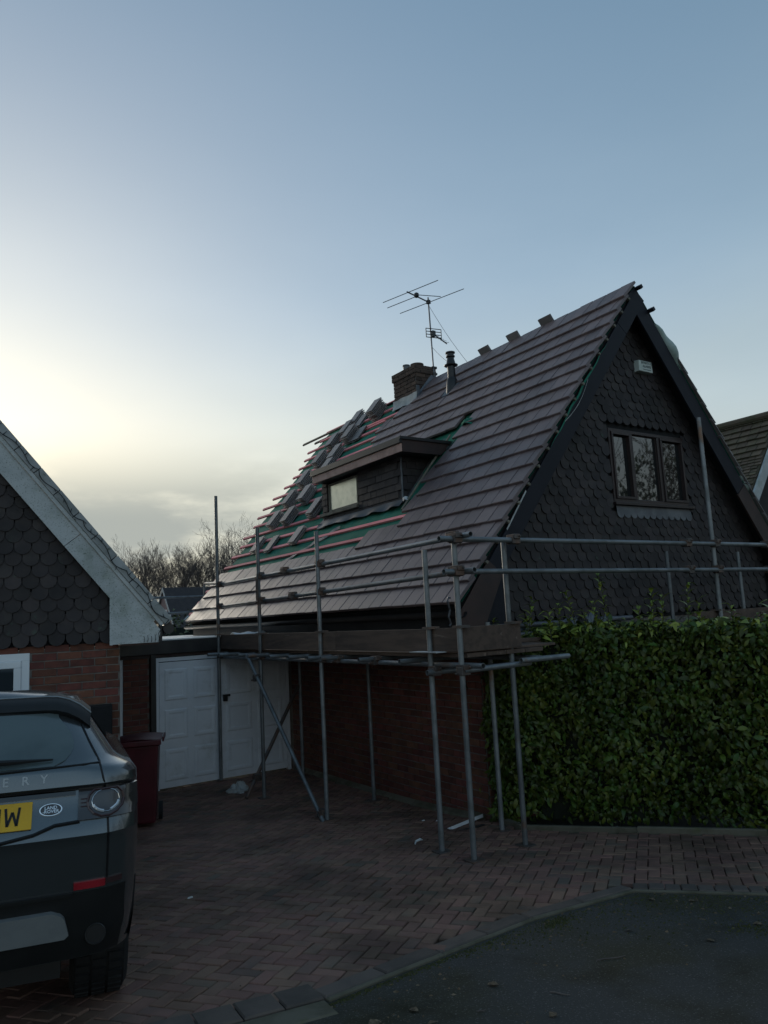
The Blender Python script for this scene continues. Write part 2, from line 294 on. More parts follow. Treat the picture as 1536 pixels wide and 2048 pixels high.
# ------------------------------------------------------------------ ground
def sheet(name,xs,ys,dz,m,kind='structure'):
    b=MB(); k=len(ys)
    for x in xs:
        for y in ys: b.v.append(Vector((x,y,gz(y)+dz)))
    for i in range(len(xs)-1):
        for j in range(k-1): a=i*k+j; b.f.append((a,a+k,a+k+1,a+1))
    o=b.build(name,m); o['kind']=kind; return o
fine=[i*.5 for i in range(-4,31)]
sheet('ground',[-600,-12,12,600],[-600,-40]+fine+[40,120,900],-.13,SOIL)
KP=[(-9,-.55),(-.943,3.603),(-.408,3.89),(.777,4.913),(1.568,5.396),(2.384,5.166),(9,3.30)]
def kerb_y(x):
    for (a,b),(c,d) in zip(KP,KP[1:]):
        if x<=c: return b+(d-b)*(x-a)/(c-a)
    return KP[-1][1]
road=MB(); xs=sorted(set([-9+.45*i for i in range(41)]+[p[0] for p in KP])); ts=[0,.04,.1,.2,.35,.55,.8,1]
for x in xs:
    for t in ts: y=kerb_y(x)-t*14; road.v.append(Vector((x,y,gz(y)-.014)))
for i in range(len(xs)-1):
    for j in range(len(ts)-1): a=i*len(ts)+j; road.f.append((a,a+1,a+len(ts)+1,a+len(ts)))
road=road.build('road',ASPH); road['kind']='structure'
drive=sheet('driveway',[-9,-4,0,4,9],[i*.5 for i in range(-2,31)],-.05,JOINT)
# pavers: herringbone, single blocks
PA=rad(-19); pu=Vector((math.cos(PA),math.sin(PA))); pv=Vector((-math.sin(PA),math.cos(PA))); PW,PG=.0885,.0062
FR=[(.90,8.25),(.956,8.029),(1.148,7.476),(3.157,6.719),(9,4.4)]
def front_y(x):
    if x<.90: return 99
    for (a,b),(c,d) in zip(FR,FR[1:]):
        if x<=c: return b+(d-b)*(x-a)/(c-a)
    return 0
HI=HF.inverted(); NI=NF.inverted()
def paved(x,y):
    if y<kerb_y(x)+.105 or y>front_y(x): return False
    h=HI@Vector((x,y,0)); n=NI@Vector((x,y,0))
    if h.x>5.22 and h.y>6.1: return False
    if h.y>10.6: return False
    return not(n.x<0.02 and n.y>-.02) and x>-4.6
def paver(L,W,d=.03,b=.005):
    m=MB(); x,y=L/2-PG/2,W/2-PG/2
    lo=[(-x,-y,-d),(x,-y,-d),(x,y,-d),(-x,y,-d)]; mi=[(a,c,-b) for a,c,_ in lo]; hi=[(a-b*(1 if a>0 else -1),c-b*(1 if c>0 else -1),0) for a,c,_ in lo]
    m.v=[Vector(p) for p in lo+mi+hi]; m.f=[(8,9,10,11)]
    for k in (0,4):
        for i in range(4): j=(i+1)%4; m.f.append((k+i,k+j,k+4+j,k+4+i))
    return m
PV=paver(2*PW,PW)
def gM(x,y,ang,h=0):
    """sits on the sloping drive"""
    s=(gz(y+.05)-gz(y-.05))/.1; z=Vector((0,-s,1)).normalized(); a=Vector((math.cos(ang),math.sin(ang),0)); a=(a-z*a.dot(z)).normalized()
    return axes((x,y,gz(y)+h),a,z.cross(a),z)
items=[]; cut=MB()
for i in range(-85,85):
    for j in range(-45,215):
        k=(i-j)%4
        if k==0: cx,cy,ang=i+1,j+.5,PA
        elif k==3: cx,cy,ang=i+.5,j+1,PA+math.pi/2
        else: continue
        p=(pu*cx+pv*cy)*PW
        if p.y<-.4 or p.y>12.6 or abs(p.x)>7.5 or not paved(p.x,p.y): continue
        if p.y<3.2 and p.x>-1.2: pass
        # settle: gentle dips and a sunken patch
        dip=-.010*math.exp(-((p.x-.15)**2+(p.y-5.6)**2)/.06)+.004*math.sin(p.x*2.3)*math.sin(p.y*1.9)
        items.append((jit(gM(p.x,p.y,ang,dip+R.gauss(0,.0014)),.0010,.012),PV))
class _A: pass
def adopt(o): LOC[o.name]=Vector((0,0,0)); return o
adopt(drive); adopt(road)
def hidden_by_car(M):
    n=NI@M.translation; return n.y>-4.5 and n.x<-.25
items.sort(key=lambda t:hidden_by_car(t[0]))
scatter_parts('paver',None,items,drive,WF,300,'paver_field',PAVE)
# border blocks and kerb strip along the road
def run(p,q,step):
    p,q=Vector(p),Vector(q); n=max(1,round((q-p).length/step)); return [p+(q-p)*i/n for i in range(n+1)]
def strip_block(m,a,b,w0,w1,h0,h1,g=.006):
    d=(b-a).normalized(); n=Vector((-d.y,d.x)); a=a+d*g/2; b=b-d*g/2
    q=[a+n*w0,b+n*w0,b+n*w1,a+n*w1]
    ins=[a+d*.008+n*(w0+.008),b-d*.008+n*(w0+.008),b-d*.008+n*(w1-.008),a+d*.008+n*(w1-.008)]
    k=len(m.v); m.v+=[Vector((p.x,p.y,gz(p.y)+h0)) for p in q]+[Vector((p.x,p.y,gz(p.y)+h1-.008)) for p in q]+[Vector((p.x,p.y,gz(p.y)+h1)) for p in ins]
    m.f.append((k+8,k+9,k+10,k+11))
    for e in (0,4):
        for i in range(4): j=(i+1)%4; m.f.append((k+e+i,k+e+j,k+e+4+j,k+e+4+i))
for (a,b),(st,w) in zip(zip(KP,KP[1:]),((.2,.2),(.2,.2),(.42,.115),(.55,.10),(.1,.13),(.1,.13))):
    pts=run(a,b,st)
    for u,v in zip(pts,pts[1:]):
        c=(u+v)/2
        if c.x<-2.2 or c.x>5: continue
        m=MB(); strip_block(m,u,v,.0,w,-.05,.006+R.uniform(-.003,.004)); m.build('edging_block',EDGEM,drive)
kb=MB()
for (a,b) in zip(KP[2:],KP[3:]):
    pts=run(a,b,.9)
    for u,v in zip(pts,pts[1:]):
        m=MB(); strip_block(m,u,v,-.034,-.004,-.06,.003+R.uniform(-.003,.003),.003); m.build('kerb_strip',KERBM,drive)
m=MB(); strip_block(m,Vector(KP[0]),Vector(KP[1]),-.17,-.006,-.06,-.006); m.build('kerb_strip',KERBM,drive)
m=MB(); strip_block(m,Vector(KP[1]),Vector(KP[2]),-.17,-.006,-.06,-.006); m.build('kerb_strip',KERBM,drive)
for (a,b) in zip(FR,FR[1:]):
    pts=run(a,b,.9)
    for u,v in zip(pts,pts[1:]):
        if u.x>5: continue
        m=MB(); strip_block(m,u,v,0,.055,-.06,.045+R.uniform(-.006,.006),.004); m.build('garden_kerb',KERBM,drive)
# moss cushions and grit along the kerb
ms=MB(); mw=MB()
mossR=random.Random(5)
def blob(m,c,r,h,n=6):
    k=len(m.v); m.v.append(Vector((c[0],c[1],c[2]+h)))
    for i in range(n):
        a=6.283*i/n; rr=r*mossR.uniform(.6,1.3); m.v.append(Vector((c[0]+rr*math.cos(a),c[1]+rr*math.sin(a),c[2]-.004)))
    for i in range(n): m.f.append((k,k+1+i,k+1+(i+1)%n))
for q in range(3800):
    x=mossR.uniform(-1,3.2); t=abs(mossR.gauss(0,1)); off=.02+t*(.03 if x<.3 else .06+.34*max(0,1-abs(x-1.5)/1.1)); y=kerb_y(x)-.045-off
    blob(ms,(x,y,gz(y)-.014),mossR.uniform(.003,.013),mossR.uniform(.002,.008),5)
for q in range(260):                 # clump of litter on the tarmac
    x=2.02+mossR.gauss(0,.08); y=4.55+mossR.gauss(0,.06); blob(ms,(x,y,gz(y)-.014),mossR.uniform(.004,.012),mossR.uniform(.003,.01),5)
for q in range(260):
    x=.93+mossR.gauss(0,.07); y=kerb_y(x)-.16+mossR.gauss(0,.035); blob(ms,(x,y,gz(y)-.014),mossR.uniform(.004,.013),mossR.uniform(.003,.012),5)
gm_=MB()
for q in range(1500):
    x=mossR.uniform(-1.2,3.3); y=kerb_y(x)-.06-abs(mossR.gauss(0,.75)); 
    if y<3.0: continue
    blob(gm_,(x,y,gz(y)-.014),mossR.uniform(.002,.0065),mossR.uniform(.001,.004),4)
for q in range(500):
    x=mossR.uniform(-2.5,4); y=mossR.uniform(3.9,8.5)
    if paved(x,y): blob(gm_,(x,y,gz(y)+.001),mossR.uniform(.002,.006),mossR.uniform(.001,.004),4)
for q in range(170):
    x=mossR.uniform(-.4,3.2); y=kerb_y(x)-.05-abs(mossR.gauss(0,.45)); blob(gm_,(x,y,gz(y)-.012),mossR.uniform(.006,.018),mossR.uniform(.002,.009),5)
tag(gm_.build('grit',DLEAF),kind='stuff')
o=ms.build('moss_patches',MOSS); tag(o,kind='stuff')
def leaf_litter(x,y,s,ang,M=DLEAF,name='dead_leaf'):
    m=MB(); n=7
    pts=[]
    for i in range(n):
        t=i/(n-1); wv=math.sin(math.pi*min(1,t*1.02))**.7*.34*(1+.25*math.cos(i*2.4)); pts.append((t-.5,wv,.10*math.sin(t*3)+.1*wv))
    up_=[Vector(p)*s for p in pts]; dn=[Vector((p[0],-p[1],p[2]-.02))*s for p in pts]; mid=[Vector((p[0],0,p[2]-.06*p[1]))*s for p in pts]
    for a in range(n-1):
        m.poly([mid[a],mid[a+1],up_[a+1],up_[a]]); m.poly([dn[a],dn[a+1],mid[a+1],mid[a]])
    T=gM(x,y,ang,-.008)@Matrix.Rotation(mossR.uniform(-.25,.25),4,'X')
    k=MB().add(m,T); o=k.build(name,M,None,WF,T.translation); return o
for i,(x,y,s,lab) in enumerate(((-.16,3.60,.075,'curled brown leaf on the asphalt nearest the bottom kerb'),(.02,3.72,.05,'small brown leaf just behind the curled one on the asphalt'),(.10,3.58,.055,'pale brown leaf beside a dark twig on the asphalt'),(.42,3.96,.06,'flat brown leaf on the asphalt a step from the kerb'),
    (.64,3.60,.05,'lone pale leaf on the open asphalt at the bottom edge'),(1.62,5.17,.055,'pale leaf lying under the corner of the kerb'),(1.86,5.10,.05,'yellowish leaf on the mossy asphalt right of the kerb corner'),(1.30,4.62,.045,'tiny pale leaf in the middle of the asphalt'),(2.05,4.62,.05,'light leaf on top of the litter clump'),(1.68,4.40,.05,'brown leaf left of the litter clump'))):
    tag(leaf_litter(x,y,s,mossR.uniform(0,6)),lab,'leaf','fallen leaves on the asphalt')
for i,(x,y,l,a,lab) in enumerate(((.72,3.82,.10,-.5,'thin dark twig on the asphalt near the bottom edge'),(1.08,4.22,.17,.25,'long dark twig lying on the middle of the asphalt'),(.33,3.68,.045,.4,'short dark twig beside the pale brown leaf'))):
    m=MB(); p=[gM(x+math.cos(a)*l*(t-.5),y+math.sin(a)*l*(t-.5)+.006*math.sin(t*7),0,-.008)@Vector((0,0,0)) for t in (0,.25,.5,.75,1)]; m.path(p,[.003,.0035,.003,.0025,.0015],5)
    tag(m.build('twig',BARK,None,WF,p[2]),lab,'twig','twigs on the asphalt')
# ------------------------------------------------------------------ main house (HF)
PT=rad(51.1); c_,s_=math.cos(PT),math.sin(PT); EX,EZ=4.815,2.27; RX=8.163; RZ=EZ+(RX-EX)*s_/c_; SL=(RX-EX)/c_
V0,V1=5.84,14.05
def RP(u,s,h=0): return Vector((EX+s*c_-h*s_,u,EZ+s*s_+h*c_))
def RM(u,s,h=0,tilt=0):
    M=axes(RP(u,s,h),(0,-1,0),(c_,0,s_),(-s_,0,c_)); return M@Matrix.Rotation(tilt,4,'X') if tilt else M
def RF(u,s,h=0): p=RP(u,s,h); return Vector((2*RX-p.x,p.y,p.z))      # far slope
H=thing('house','dark A-frame house with a half retiled steep roof and scaffold round it','house',HF,(8.16,10,0))
b=MB()
for u0_,u1_ in ((5.90,14.0),):
    for f in (RP,RF):
        q=[f(u0_,0,-.12),f(u1_,0,-.12),f(u1_,SL+.02,-.12),f(u0_,SL+.02,-.12)]; t=[f(u0_,0,-.006),f(u1_,0,-.006),f(u1_,SL,-.006),f(u0_,SL,-.006)]
        b.hexa(q,t) if f is RF else b.hexa(q[::-1],t[::-1])
roof=b.build('roof',DARK,H)
# membrane, slightly sagging between battens
G=.2788
b=MB()
def sag(i,j):
    u=5.87+(14.08-5.87)*i; s=.05+(SL-.05)*j; return RP(u+.05*math.sin(s*3)*(i>.99),s,.004+.006*math.sin(s/G*2*math.pi)+.003*math.sin(u*5+s*3))
b.grid(sag,60,76); b.build('membrane',UNDER,roof,smooth=True)
b=MB(); b.grid(lambda i,j:RF(5.87+8.2*i,SL*j,.012),2,2); b.build('membrane',UNDER,roof)
tw=0.236; tl=.365
def tile_mb(wd,ln=tl,th=.034,ch=.005):
    m=MB(); x=wd/2-.0036; lo=[(-x,0,0),(x,0,0),(x,ln,0),(-x,ln,0)]; hi=[(-x+ch,ch,th),(x-ch,ch,th),(x-ch,ln,th),(-x+ch,ln,th)]
    mi=[(-x,0,th-ch),(x,0,th-ch),(x,ln,th-ch),(-x,ln,th-ch)]
    m.v=[Vector(p) for p in lo+mi+hi]; m.f=[(8,9,10,11),(3,2,1,0)]
    for k in (0,4):
        for i in range(4): j=(i+1)%4; m.f.append((k+i,k+j,k+4+j,k+4+i))
    return m
T1,T2=tile_mb(tw),tile_mb(tw/2)
LIM={0:14.1,1:14.1,2:14.1,3:14.1,4:8.80,5:8.12,6:8.10,7:8.12,8:8.10,9:8.06,10:8.02,11:7.98,12:10.9,13:10.9,14:11.1,15:11.05,16:10.75,17:10.35,18:10.25}
items=[]
for k in range(19):
    u=V0; first=True; s0=k*G+.0
    while u<LIM[k]-tw*.4:
        wd,mb=(tw/2,T2) if (first and k%2) else (tw,T1); first=False
        cu=u+wd/2; u+=wd
        if k==12 and 7.85<cu<8.15: continue
        if 9.06<cu<9.42 and k==16: continue
        if k==18: pass
        M=RM(cu,s0-.012+R.gauss(0,.0022),.056+R.gauss(0,.0015),-.118)
        items.append((jit(M,.0006,.0025),mb))
scatter_parts('tile',None,items,roof,HF,300,'tile_courses',TILE)
# battens
def batten(u0,u1,s,m=BATT):
    e=R.gauss(0,.008); b=MB(); b.hexa([RP(u0,s-.028,.004),RP(u0,s+.024,.004),RP(u0,s+.024,.036),RP(u0,s-.028,.036)],[RP(u1,s-.028+e,.004),RP(u1,s+.024+e,.004),RP(u1,s+.024+e,.036),RP(u1,s-.028+e,.036)]); b.build('batten',m,roof)
ends=[14.42,14.36,14.42,14.45,14.30,14.33,14.28,14.52,14.40,14.58,14.66,14.5,14.3,14.2,14.25,14.3,14.48,14.2,14.2]
for k in range(4,19):
    s=k*G+.235
    if s>SL-.03: continue
    segs=[(max(LIM[k]-.12,0),ends[k])]
    if k==12: segs=[(8.4,ends[k])]
    if 1.9<s<3.4: segs=[(10.86,ends[k])]
    for a,e in segs: batten(a,e,s)
for k in range(4): batten(14.0,14.34+.05*R.random(),k*G+.22)
batten(12.9,15.31,5.215,RAWB); batten(13.2,14.5,5.02,RAWB); batten(10.3,13.6,SL-.09); batten(11.25,13.2,4.62)
# curled lead-grey strip of spare felt hanging over the membrane
b=MB(); b.grid(lambda i,j:RP(10.0+1.35*i*.0+.05*j+1.55*i,1.70-.62*i+.075*j+.01*math.sin(i*20),.028+.01*math.sin(i*23+j*6)),22,2); b.build('felt_strip',LEAD,roof,smooth=True)
# cloth flap in the gap over the dormer
b=MB(); b.grid(lambda i,j:RP(7.80+.30*i,3.28+.12*j+.05*i,.05+.05*math.sin(i*3.1)+.02*math.sin(j*8+i*5)),8,5); b.build('membrane_flap',UNDER,roof,smooth=True)
# far verge and right-hand verge: felt bulging over the edge
def fold(s0,s1,h,wd=.5,nm='felt_fold',m=FELT):
    b=MB(); n=12; b.path([RF(5.90+.02*math.sin(i),s0+(s1-s0)*i/n,.02+h*.45*math.sin(math.pi*i/n)) for i in range(n+1)],[max(.012,h*.95*math.sin(math.pi*min(1,(i+.4)/n))**.55) for i in range(n+1)],14); b.build(nm,m,roof,smooth=True)
fold(3.98,4.74,.082); fold(1.82,2.16,.05)
# barge boards, batten ends, eaves
def rake(f,s0,s1,h0,h1,y0,y1,m,nm):
    b=MB(); q=[f(y0,s0,h0),f(y0,s1,h0),f(y0,s1,h1),f(y0,s0,h1)]; t=[Vector((p.x,y1,p.z)) for p in q]; b.hexa(q,t); return b.build(nm,m,H,bev=.004)
rake(RP,.34,4.6,-.25,-.045,5.865,5.895,BARGE,'barge_board'); rake(RP,4.604,SL-.02,-.25,-.045,5.865,5.895,BARGE,'barge_board')
b=MB(); q=[RP(0,-.03,-.02),RP(0,.62,-.02),RP(0,.62,-.262),Vector((5.10,0,2.02)),Vector((4.80,0,2.02))]; b.hexa([Vector((p.x,5.855,p.z)) for p in q],[Vector((p.x,5.863,p.z)) for p in q]); b.build('barge_board',BROWN,H)
rake(RF,2.02,SL-.02,-.25,-.012,5.868,5.898,BARGE,'barge_board'); rake(RF,-.06,2.015,-.27,-.012,5.86,5.892,BROWN,'barge_board')
b=MB(); b.grid(lambda i,j:Vector((0,0,0))+RP(5.860+.004*math.sin(i*37),2.3+1.9*i,-.05+.03*j*math.sin(math.pi*i)+.008*math.sin(i*23)),40,1); b.build('membrane_edge',UNDER,roof)
b=MB(); b.grid(lambda i,j:RP(5.855-.01*j,1.06+.55*i,-.055+.025*j+.02*i),8,1); b.build('lead_trim',PAPER,roof)
b=MB(); b.grid(lambda i,j:RP(5.856-.008*j,2.75+.75*i,-.05-.05*math.sin(i*3.1)+.012*j),10,1); b.build('lead_trim',PAPER,roof)
for k in range(2,19):
    s=k*G+.02; b=MB(); b.box(RP(5.85,s,-.005),(.03,.05,.03),Matrix.Rotation(-PT,3,'Y')); b.build('batten_end',PALEF,roof)
for s in (SL-.05,SL-.40): b=MB(); b.box(RF(5.83,s,.02),(.05,.09,.05),Matrix.Rotation(PT,3,'Y')); b.build('batten_end',BARGE,roof)
b=MB(); b.bb((4.865,5.90,2.02),(4.885,14.0,2.245)); b.build('fascia',GUTT,H)
b=MB(); b.bb((4.886,5.90,2.02),(5.238,14.0,2.04)); b.build('soffit',BROWN,H)
b=MB(); b.grid(lambda i,j:Vector((4.80+.058*math.cos(math.pi*(1+j)),5.82+8.36*i,2.215+.058*math.sin(math.pi*(1+j)))),1,10); b.grid(lambda i,j:Vector((4.80+.052*math.cos(math.pi*(2-j)),5.82+8.36*i,2.215+.052*math.sin(math.pi*(2-j)))),1,10)
b.build('gutter',GUTT,H,smooth=True)
# boxed eaves end, dark
b=MB(); prof=[(4.865,2.02),(5.50,2.02),(5.50,2.73),(4.90,2.02+.30)]; prof=[(4.80,2.0),(5.50,2.0),(5.50,2.86),(4.80,2.10)]
b.hexa([(x,5.925,z) for x,z in prof],[(x,5.905,z) for x,z in prof]); b.build('eaves_box',BARGE,H)
# walls
def bricks(f,u0,u1,z0,z1,par,m,skip=None,limit=300,L=.225,Hh=.075,nm='brick',Fm=HF,stagger=0,depth=.05):
    """f(u,z,out)->point; each brick its own block standing proud of the joint"""
    cache={}; items=[]
    row=0; z=z0
    while z<z1-.01:
        u=u0-(L/2 if (row+stagger)%2 else 0)
        while u<u1-.01:
            a,e=max(u,u0)+.005,min(u+L,u1)-.005
            if e-a>.03 and not (skip and skip((a+e)/2,z+Hh/2)):
                key=round(e-a,3)
                if key not in cache:
                    w_=(e-a)/2; h_=Hh/2-.0055; mm=MB(); q=[(-w_,-h_),(w_,-h_),(w_,h_),(-w_,h_)]
                    mm.v=[Vector((x,y,-.02)) for x,y in q]+[Vector((x,y,.004)) for x,y in q]+[Vector((x*.985,y*.94,.007)) for x,y in q]; mm.f=[(8,9,10,11)]
                    for k in (0,4):
                        for i in range(4): j=(i+1)%4; mm.f.append((k+i,k+j,k+4+j,k+4+i))
                    cache[key]=mm
                o=f((a+e)/2,z+Hh/2,0); x=f((a+e)/2+1,z+Hh/2,0)-o; y=Vector((0,0,1))
                items.append((jit(axes(o,x,y,x.cross(y)),.0008,.004),cache[key]))
            u+=L
        row+=1; z+=Hh
    scatter_parts(nm,None,items,par,Fm,limit,nm+'_field',m)
b=MB(); b.bb((5.245,6.125,-.3),(5.50,10.6,2.02)); wall=b.build('side_wall',MORT,H)
bricks(lambda u,z,o:Vector((5.243,-u,z)),-10.6,-6.125,-.03,2.02,wall,BRICK,limit=300)
b=MB(); b.bb((5.245,10.602,-.3),(5.5,14,2.02)); b.build('side_wall',MORT,H)
b=MB(); b.bb((5.235,10.0,2.045),(5.244,10.5,2.2)); b.build('wall_panel',PALEF,H)
fil=MB(); pts=run((5.19,6.2),(5.19,10.5),.6)
for a,e in zip(pts,pts[1:]):
    m=MB(); wa=R.uniform(.09,.14); za,ze=hgz(a.x,a.y),hgz(e.x,e.y)
    m.hexa([(5.243-wa,a.y,za-.05),(5.243,a.y,za-.05),(5.243,a.y,za+.05),(5.243-wa*.6,a.y,za+.022)],[(5.243-wa,e.y-.006,ze-.05),(5.243,e.y-.006,ze-.05),(5.243,e.y-.006,ze+.05),(5.243-wa*.6,e.y-.006,ze+.022)]); m.build('mortar_fillet',KERBM,H)
# gable: brick base, backing with a window hole, fishscale tiles
GY=6.12; b=MB(); b.bb((5.5,6.125,-.3),(11.08,6.3,2.02)); base=b.build('gable_base_wall',MORT,H)
bricks(lambda u,z,o:Vector((u,6.123,z)),5.25,6.2,.0,2.0,base,BRICK,limit=120)
WX0,WX1,WZ0,WZ1=7.62,9.20,3.50,4.47
b=MB()
Lx=lambda z:EX+(z-EZ)/s_*c_+.10; Rx_=lambda z:2*RX-Lx(z)
def gp(pts): b.hexa([(x,GY+.10,z) for x,z in pts],[(x,GY,z) for x,z in pts])
gp([(5.10,2.025),(11.22,2.025),(Rx_(WZ0),WZ0),(Lx(WZ0),WZ0)]); gp([(Lx(WZ0),WZ0+.0002),(WX0,WZ0+.0002),(WX0,WZ1),(Lx(WZ1),WZ1)]); gp([(WX1,WZ0+.0002),(Rx_(WZ0),WZ0+.0002),(Rx_(WZ1),WZ1),(WX1,WZ1)]); gp([(Lx(WZ1),WZ1+.0002),(Rx_(WZ1),WZ1+.0002),(RX,RZ-.13)])
gw=b.build('gable_wall',DARK,H)
def scallop(wd=.152,ln=.20,th=.017):
    m=MB(); r=wd/2-.003; n=7
    lp=[(r*math.cos(math.pi+math.pi*i/(n-1)),r+r*.92*math.sin(math.pi+math.pi*i/(n-1))) for i in range(n)]+[(r,ln),(-r,ln)]
    bk=[(x,y,0) for x,y in lp]; ft=[(x,y,th) for x,y in lp]; m.hexa(bk,ft); return m
SC=scallop()
items=[]; row=0; z=2.06
SW,SG=.155,.112
while z<6.1:
    x=5.52+(SW/2 if row%2 else 0)
    while x<10.86:
        zc=z+.07; ok=Lx(zc)+.02<x<Rx_(zc)-.02
        if ok and not(WX0-.02<x<WX1+.02 and WZ0-.20<zc<WZ1+.06):
            M=axes((x,GY-.006,z),(1,0,0),(0,0,1),(0,-1,0))@Matrix.Rotation(-.105,4,'X')
            items.append((jit(M,.0018,.018)@Matrix.Translation((0,0,.026)),SC))
        x+=SW
    row+=1; z+=SG
scatter_parts('hanging_tile',None,items,gw,HF,300,'hanging_tile_field',SCAL)
# window
win=MB(); fr=.045
def bar(m,x0,x1,z0,z1,y0=GY-.035,y1=GY+.06): m.bb((x0,y0,z0),(x1,y1,z1))
bar(win,WX0,WX1,WZ1-fr,WZ1); bar(win,WX0,WX1,WZ0,WZ0+fr); bar(win,WX0,WX0+fr,WZ0+fr,WZ1-fr); bar(win,WX1-fr,WX1,WZ0+fr,WZ1-fr)
xm1,xm2=WX0+.425,WX0+.985
bar(win,xm1,xm1+.05,WZ0+fr,WZ1-fr); bar(win,xm2,xm2+.06,WZ0+fr,WZ1-fr)
wf=win.build('gable_window',WOODF,H,bev=.004)
for a,e,sash in ((WX0+fr,xm1,1),(xm1+.05,xm2,0),(xm2+.06,WX1-fr,1)):
    s_w=.034 if sash else .008; z0,z1=WZ0+fr,WZ1-fr; yy=GY-.05 if sash else GY-.015
    m=MB()
    for q in ((a,e,z1-s_w,z1),(a,e,z0,z0+s_w),(a,a+s_w,z0+s_w,z1-s_w),(e-s_w,e,z0+s_w,z1-s_w)): bar(m,*q,yy,GY+.02)
    m.build('sash',WOODF,wf,bev=.003)
    m=MB(); m.poly([(a+s_w,GY+.005,z0+s_w),(e-s_w,GY+.005,z0+s_w),(e-s_w,GY+.005+R.uniform(-.004,.004),z1-s_w),(a+s_w,GY+.005+R.uniform(-.004,.004),z1-s_w)]); m.build('pane',GLASS,wf)
m=MB(); m.bb((WX0-.03,GY-.085,WZ0-.04),(WX1+.05,GY+.02,WZ0-.004)); m.build('sill',WOODF,wf,bev=.005)
m=MB(); n=12; pts=[(WX0+.02,WZ0-.045),(WX0+.02,WZ0-.15)]
stp=(WX1-WX0-.02)/n
for i in range(n):
    for j in range(1,6): a=math.pi*j/5; pts.append((WX0+.02+stp*(i+.5-.5*math.cos(a)),WZ0-.15-.055*math.sin(a)))
pts+=[(WX1,WZ0-.045)]
m.hexa([(x,GY-.028-.02*(WZ0-z)*4,z) for x,z in pts],[(x,GY-.034-.02*(WZ0-z)*4,z) for x,z in pts]); m.build('lead_apron',LEAD,wf)
m=MB(); m.bb((WX0-.6,GY+2.2,2.9),(WX1+.6,GY+2.25,5)); m.build('room_wall',INTER,H)
# alarm box
al=thing('alarm_box','small white alarm box high on the tiled gable under the apex','alarm',HF,(8.43,GY-.06,5.38))
m=MB(); q=[(8.275,5.30),(8.585,5.30),(8.575,5.465),(8.285,5.465)]; m.hexa([(x,GY-.03,z) for x,z in q],[(8.43+(x-8.43)*.93,GY-.115,5.385+(z-5.385)*.92) for x,z in q]); m.build('case',CREAM,al,bev=.008)
def text(s,M,size,m,par,name,ext=.0008,bold=0,F=None):
    cu=bpy.data.curves.new(name,'FONT'); cu.body=s; cu.size=size; cu.extrude=ext; cu.align_x='CENTER'; cu.align_y='CENTER'; cu.offset=bold; cu.resolution_u=2
    o=bpy.data.objects.new(name,cu); dg=bpy.context.evaluated_depsgraph_get(); me=bpy.data.meshes.new_from_object(o); bpy.data.objects.remove(o)
    me.name=name; me.materials.clear(); me.materials.append(m); return inst(name,me,par,M,F)
MT=lambda x,z,y:axes((x,y,z),(1,0,0),(0,0,1),(0,-1,0))
text('SMARTCO',MT(8.45,5.428,GY-.1165),.05,INK,al,'lettering'); text('ALARMS',MT(8.45,5.378,GY-.1165),.048,INK,al,'lettering')
m=MB(); m.bb((8.36,GY-.1165,5.332),(8.53,GY-.1155,5.34)); m.build('print_line',INK,al)
# ------------------------------------------------------------------ dormer
DX,DY0,DY1,DZ0,DZ1=6.055,8.50,10.84,3.80,4.47
def rz(x): return EZ+(x-EX)*s_/c_
b=MB()
back=DX+1.05
b.hexa([(DX+.02,DY0+.01,DZ0-.12),(DX+.02,DY1-.01,DZ0-.12),(DX+.02,DY1-.01,DZ1+.02),(DX+.02,DY0+.01,DZ1+.02)],[(back,DY0+.01,DZ0-.12),(back,DY1-.01,DZ0-.12),(back,DY1-.01,DZ1+.02),(back,DY0+.01,DZ1+.02)])
dor=b.build('dormer',DARK,H)
wy0,wy1,wz0,wz1=9.70,10.63,3.965,4.44
def plain(wd,ln=.20,th=.012):
    m=MB(); m.box((0,ln/2,th/2),(wd-.004,ln,th)); return m
PLN=plain(.165)
row=0; z=DZ0-.02
while z<DZ1-.02:
    y=DY0+.08+(.0825 if row%2 else 0)
    while y<DY1+.02:
        lo,hi=max(y-.0825,DY0),min(y+.0825,DY1)
        if z+.02<wz1+.03 and z+.125>wz0-.06:
            if lo<wy0-.03<hi: hi=wy0-.03
            elif lo<wy1+.03<hi: lo=wy1+.03
            elif lo>=wy0-.04 and hi<=wy1+.04: y+=.165; continue
        if hi-lo>.02:
            mb=PLN if abs(hi-lo-.165)<.002 else plain(hi-lo); me=mb.mesh('cladding_tile',SCAL)
            M=axes((DX-.004,(lo+hi)/2,z),(0,-1,0),(0,0,1),(-1,0,0))@Matrix.Rotation(-.11,4,'X')@Matrix.Translation((0,0,.014))
            inst('cladding_tile',me,dor,jit(M,.001,.008))
        y+=.165
    row+=1; z+=.105
row=0; z=DZ0-.02
while z<DZ1-.02:                        # right-hand cheek
    x=DX+.08+(.0825 if row%2 else 0)
    while x<DX+.95 and rz(x)<z+.15:
        lo,hi=max(x-.0825,DX+.01),x+.0825
        M=axes(((lo+hi)/2,DY0+.006,z),(1,0,0),(0,0,1),(0,-1,0))@Matrix.Rotation(-.11,4,'X')@Matrix.Translation((0,0,.014))
        inst('cladding_tile',plain(hi-lo).mesh('cladding_tile',SCAL),dor,jit(M,.001,.008)); x+=.165
    row+=1; z+=.105
m=MB(); m.bb((DX-.02,DY0-.014,DZ0),(DX+.0,DY0+.004,DZ1)); m.build('corner_trim',LEAD,dor)
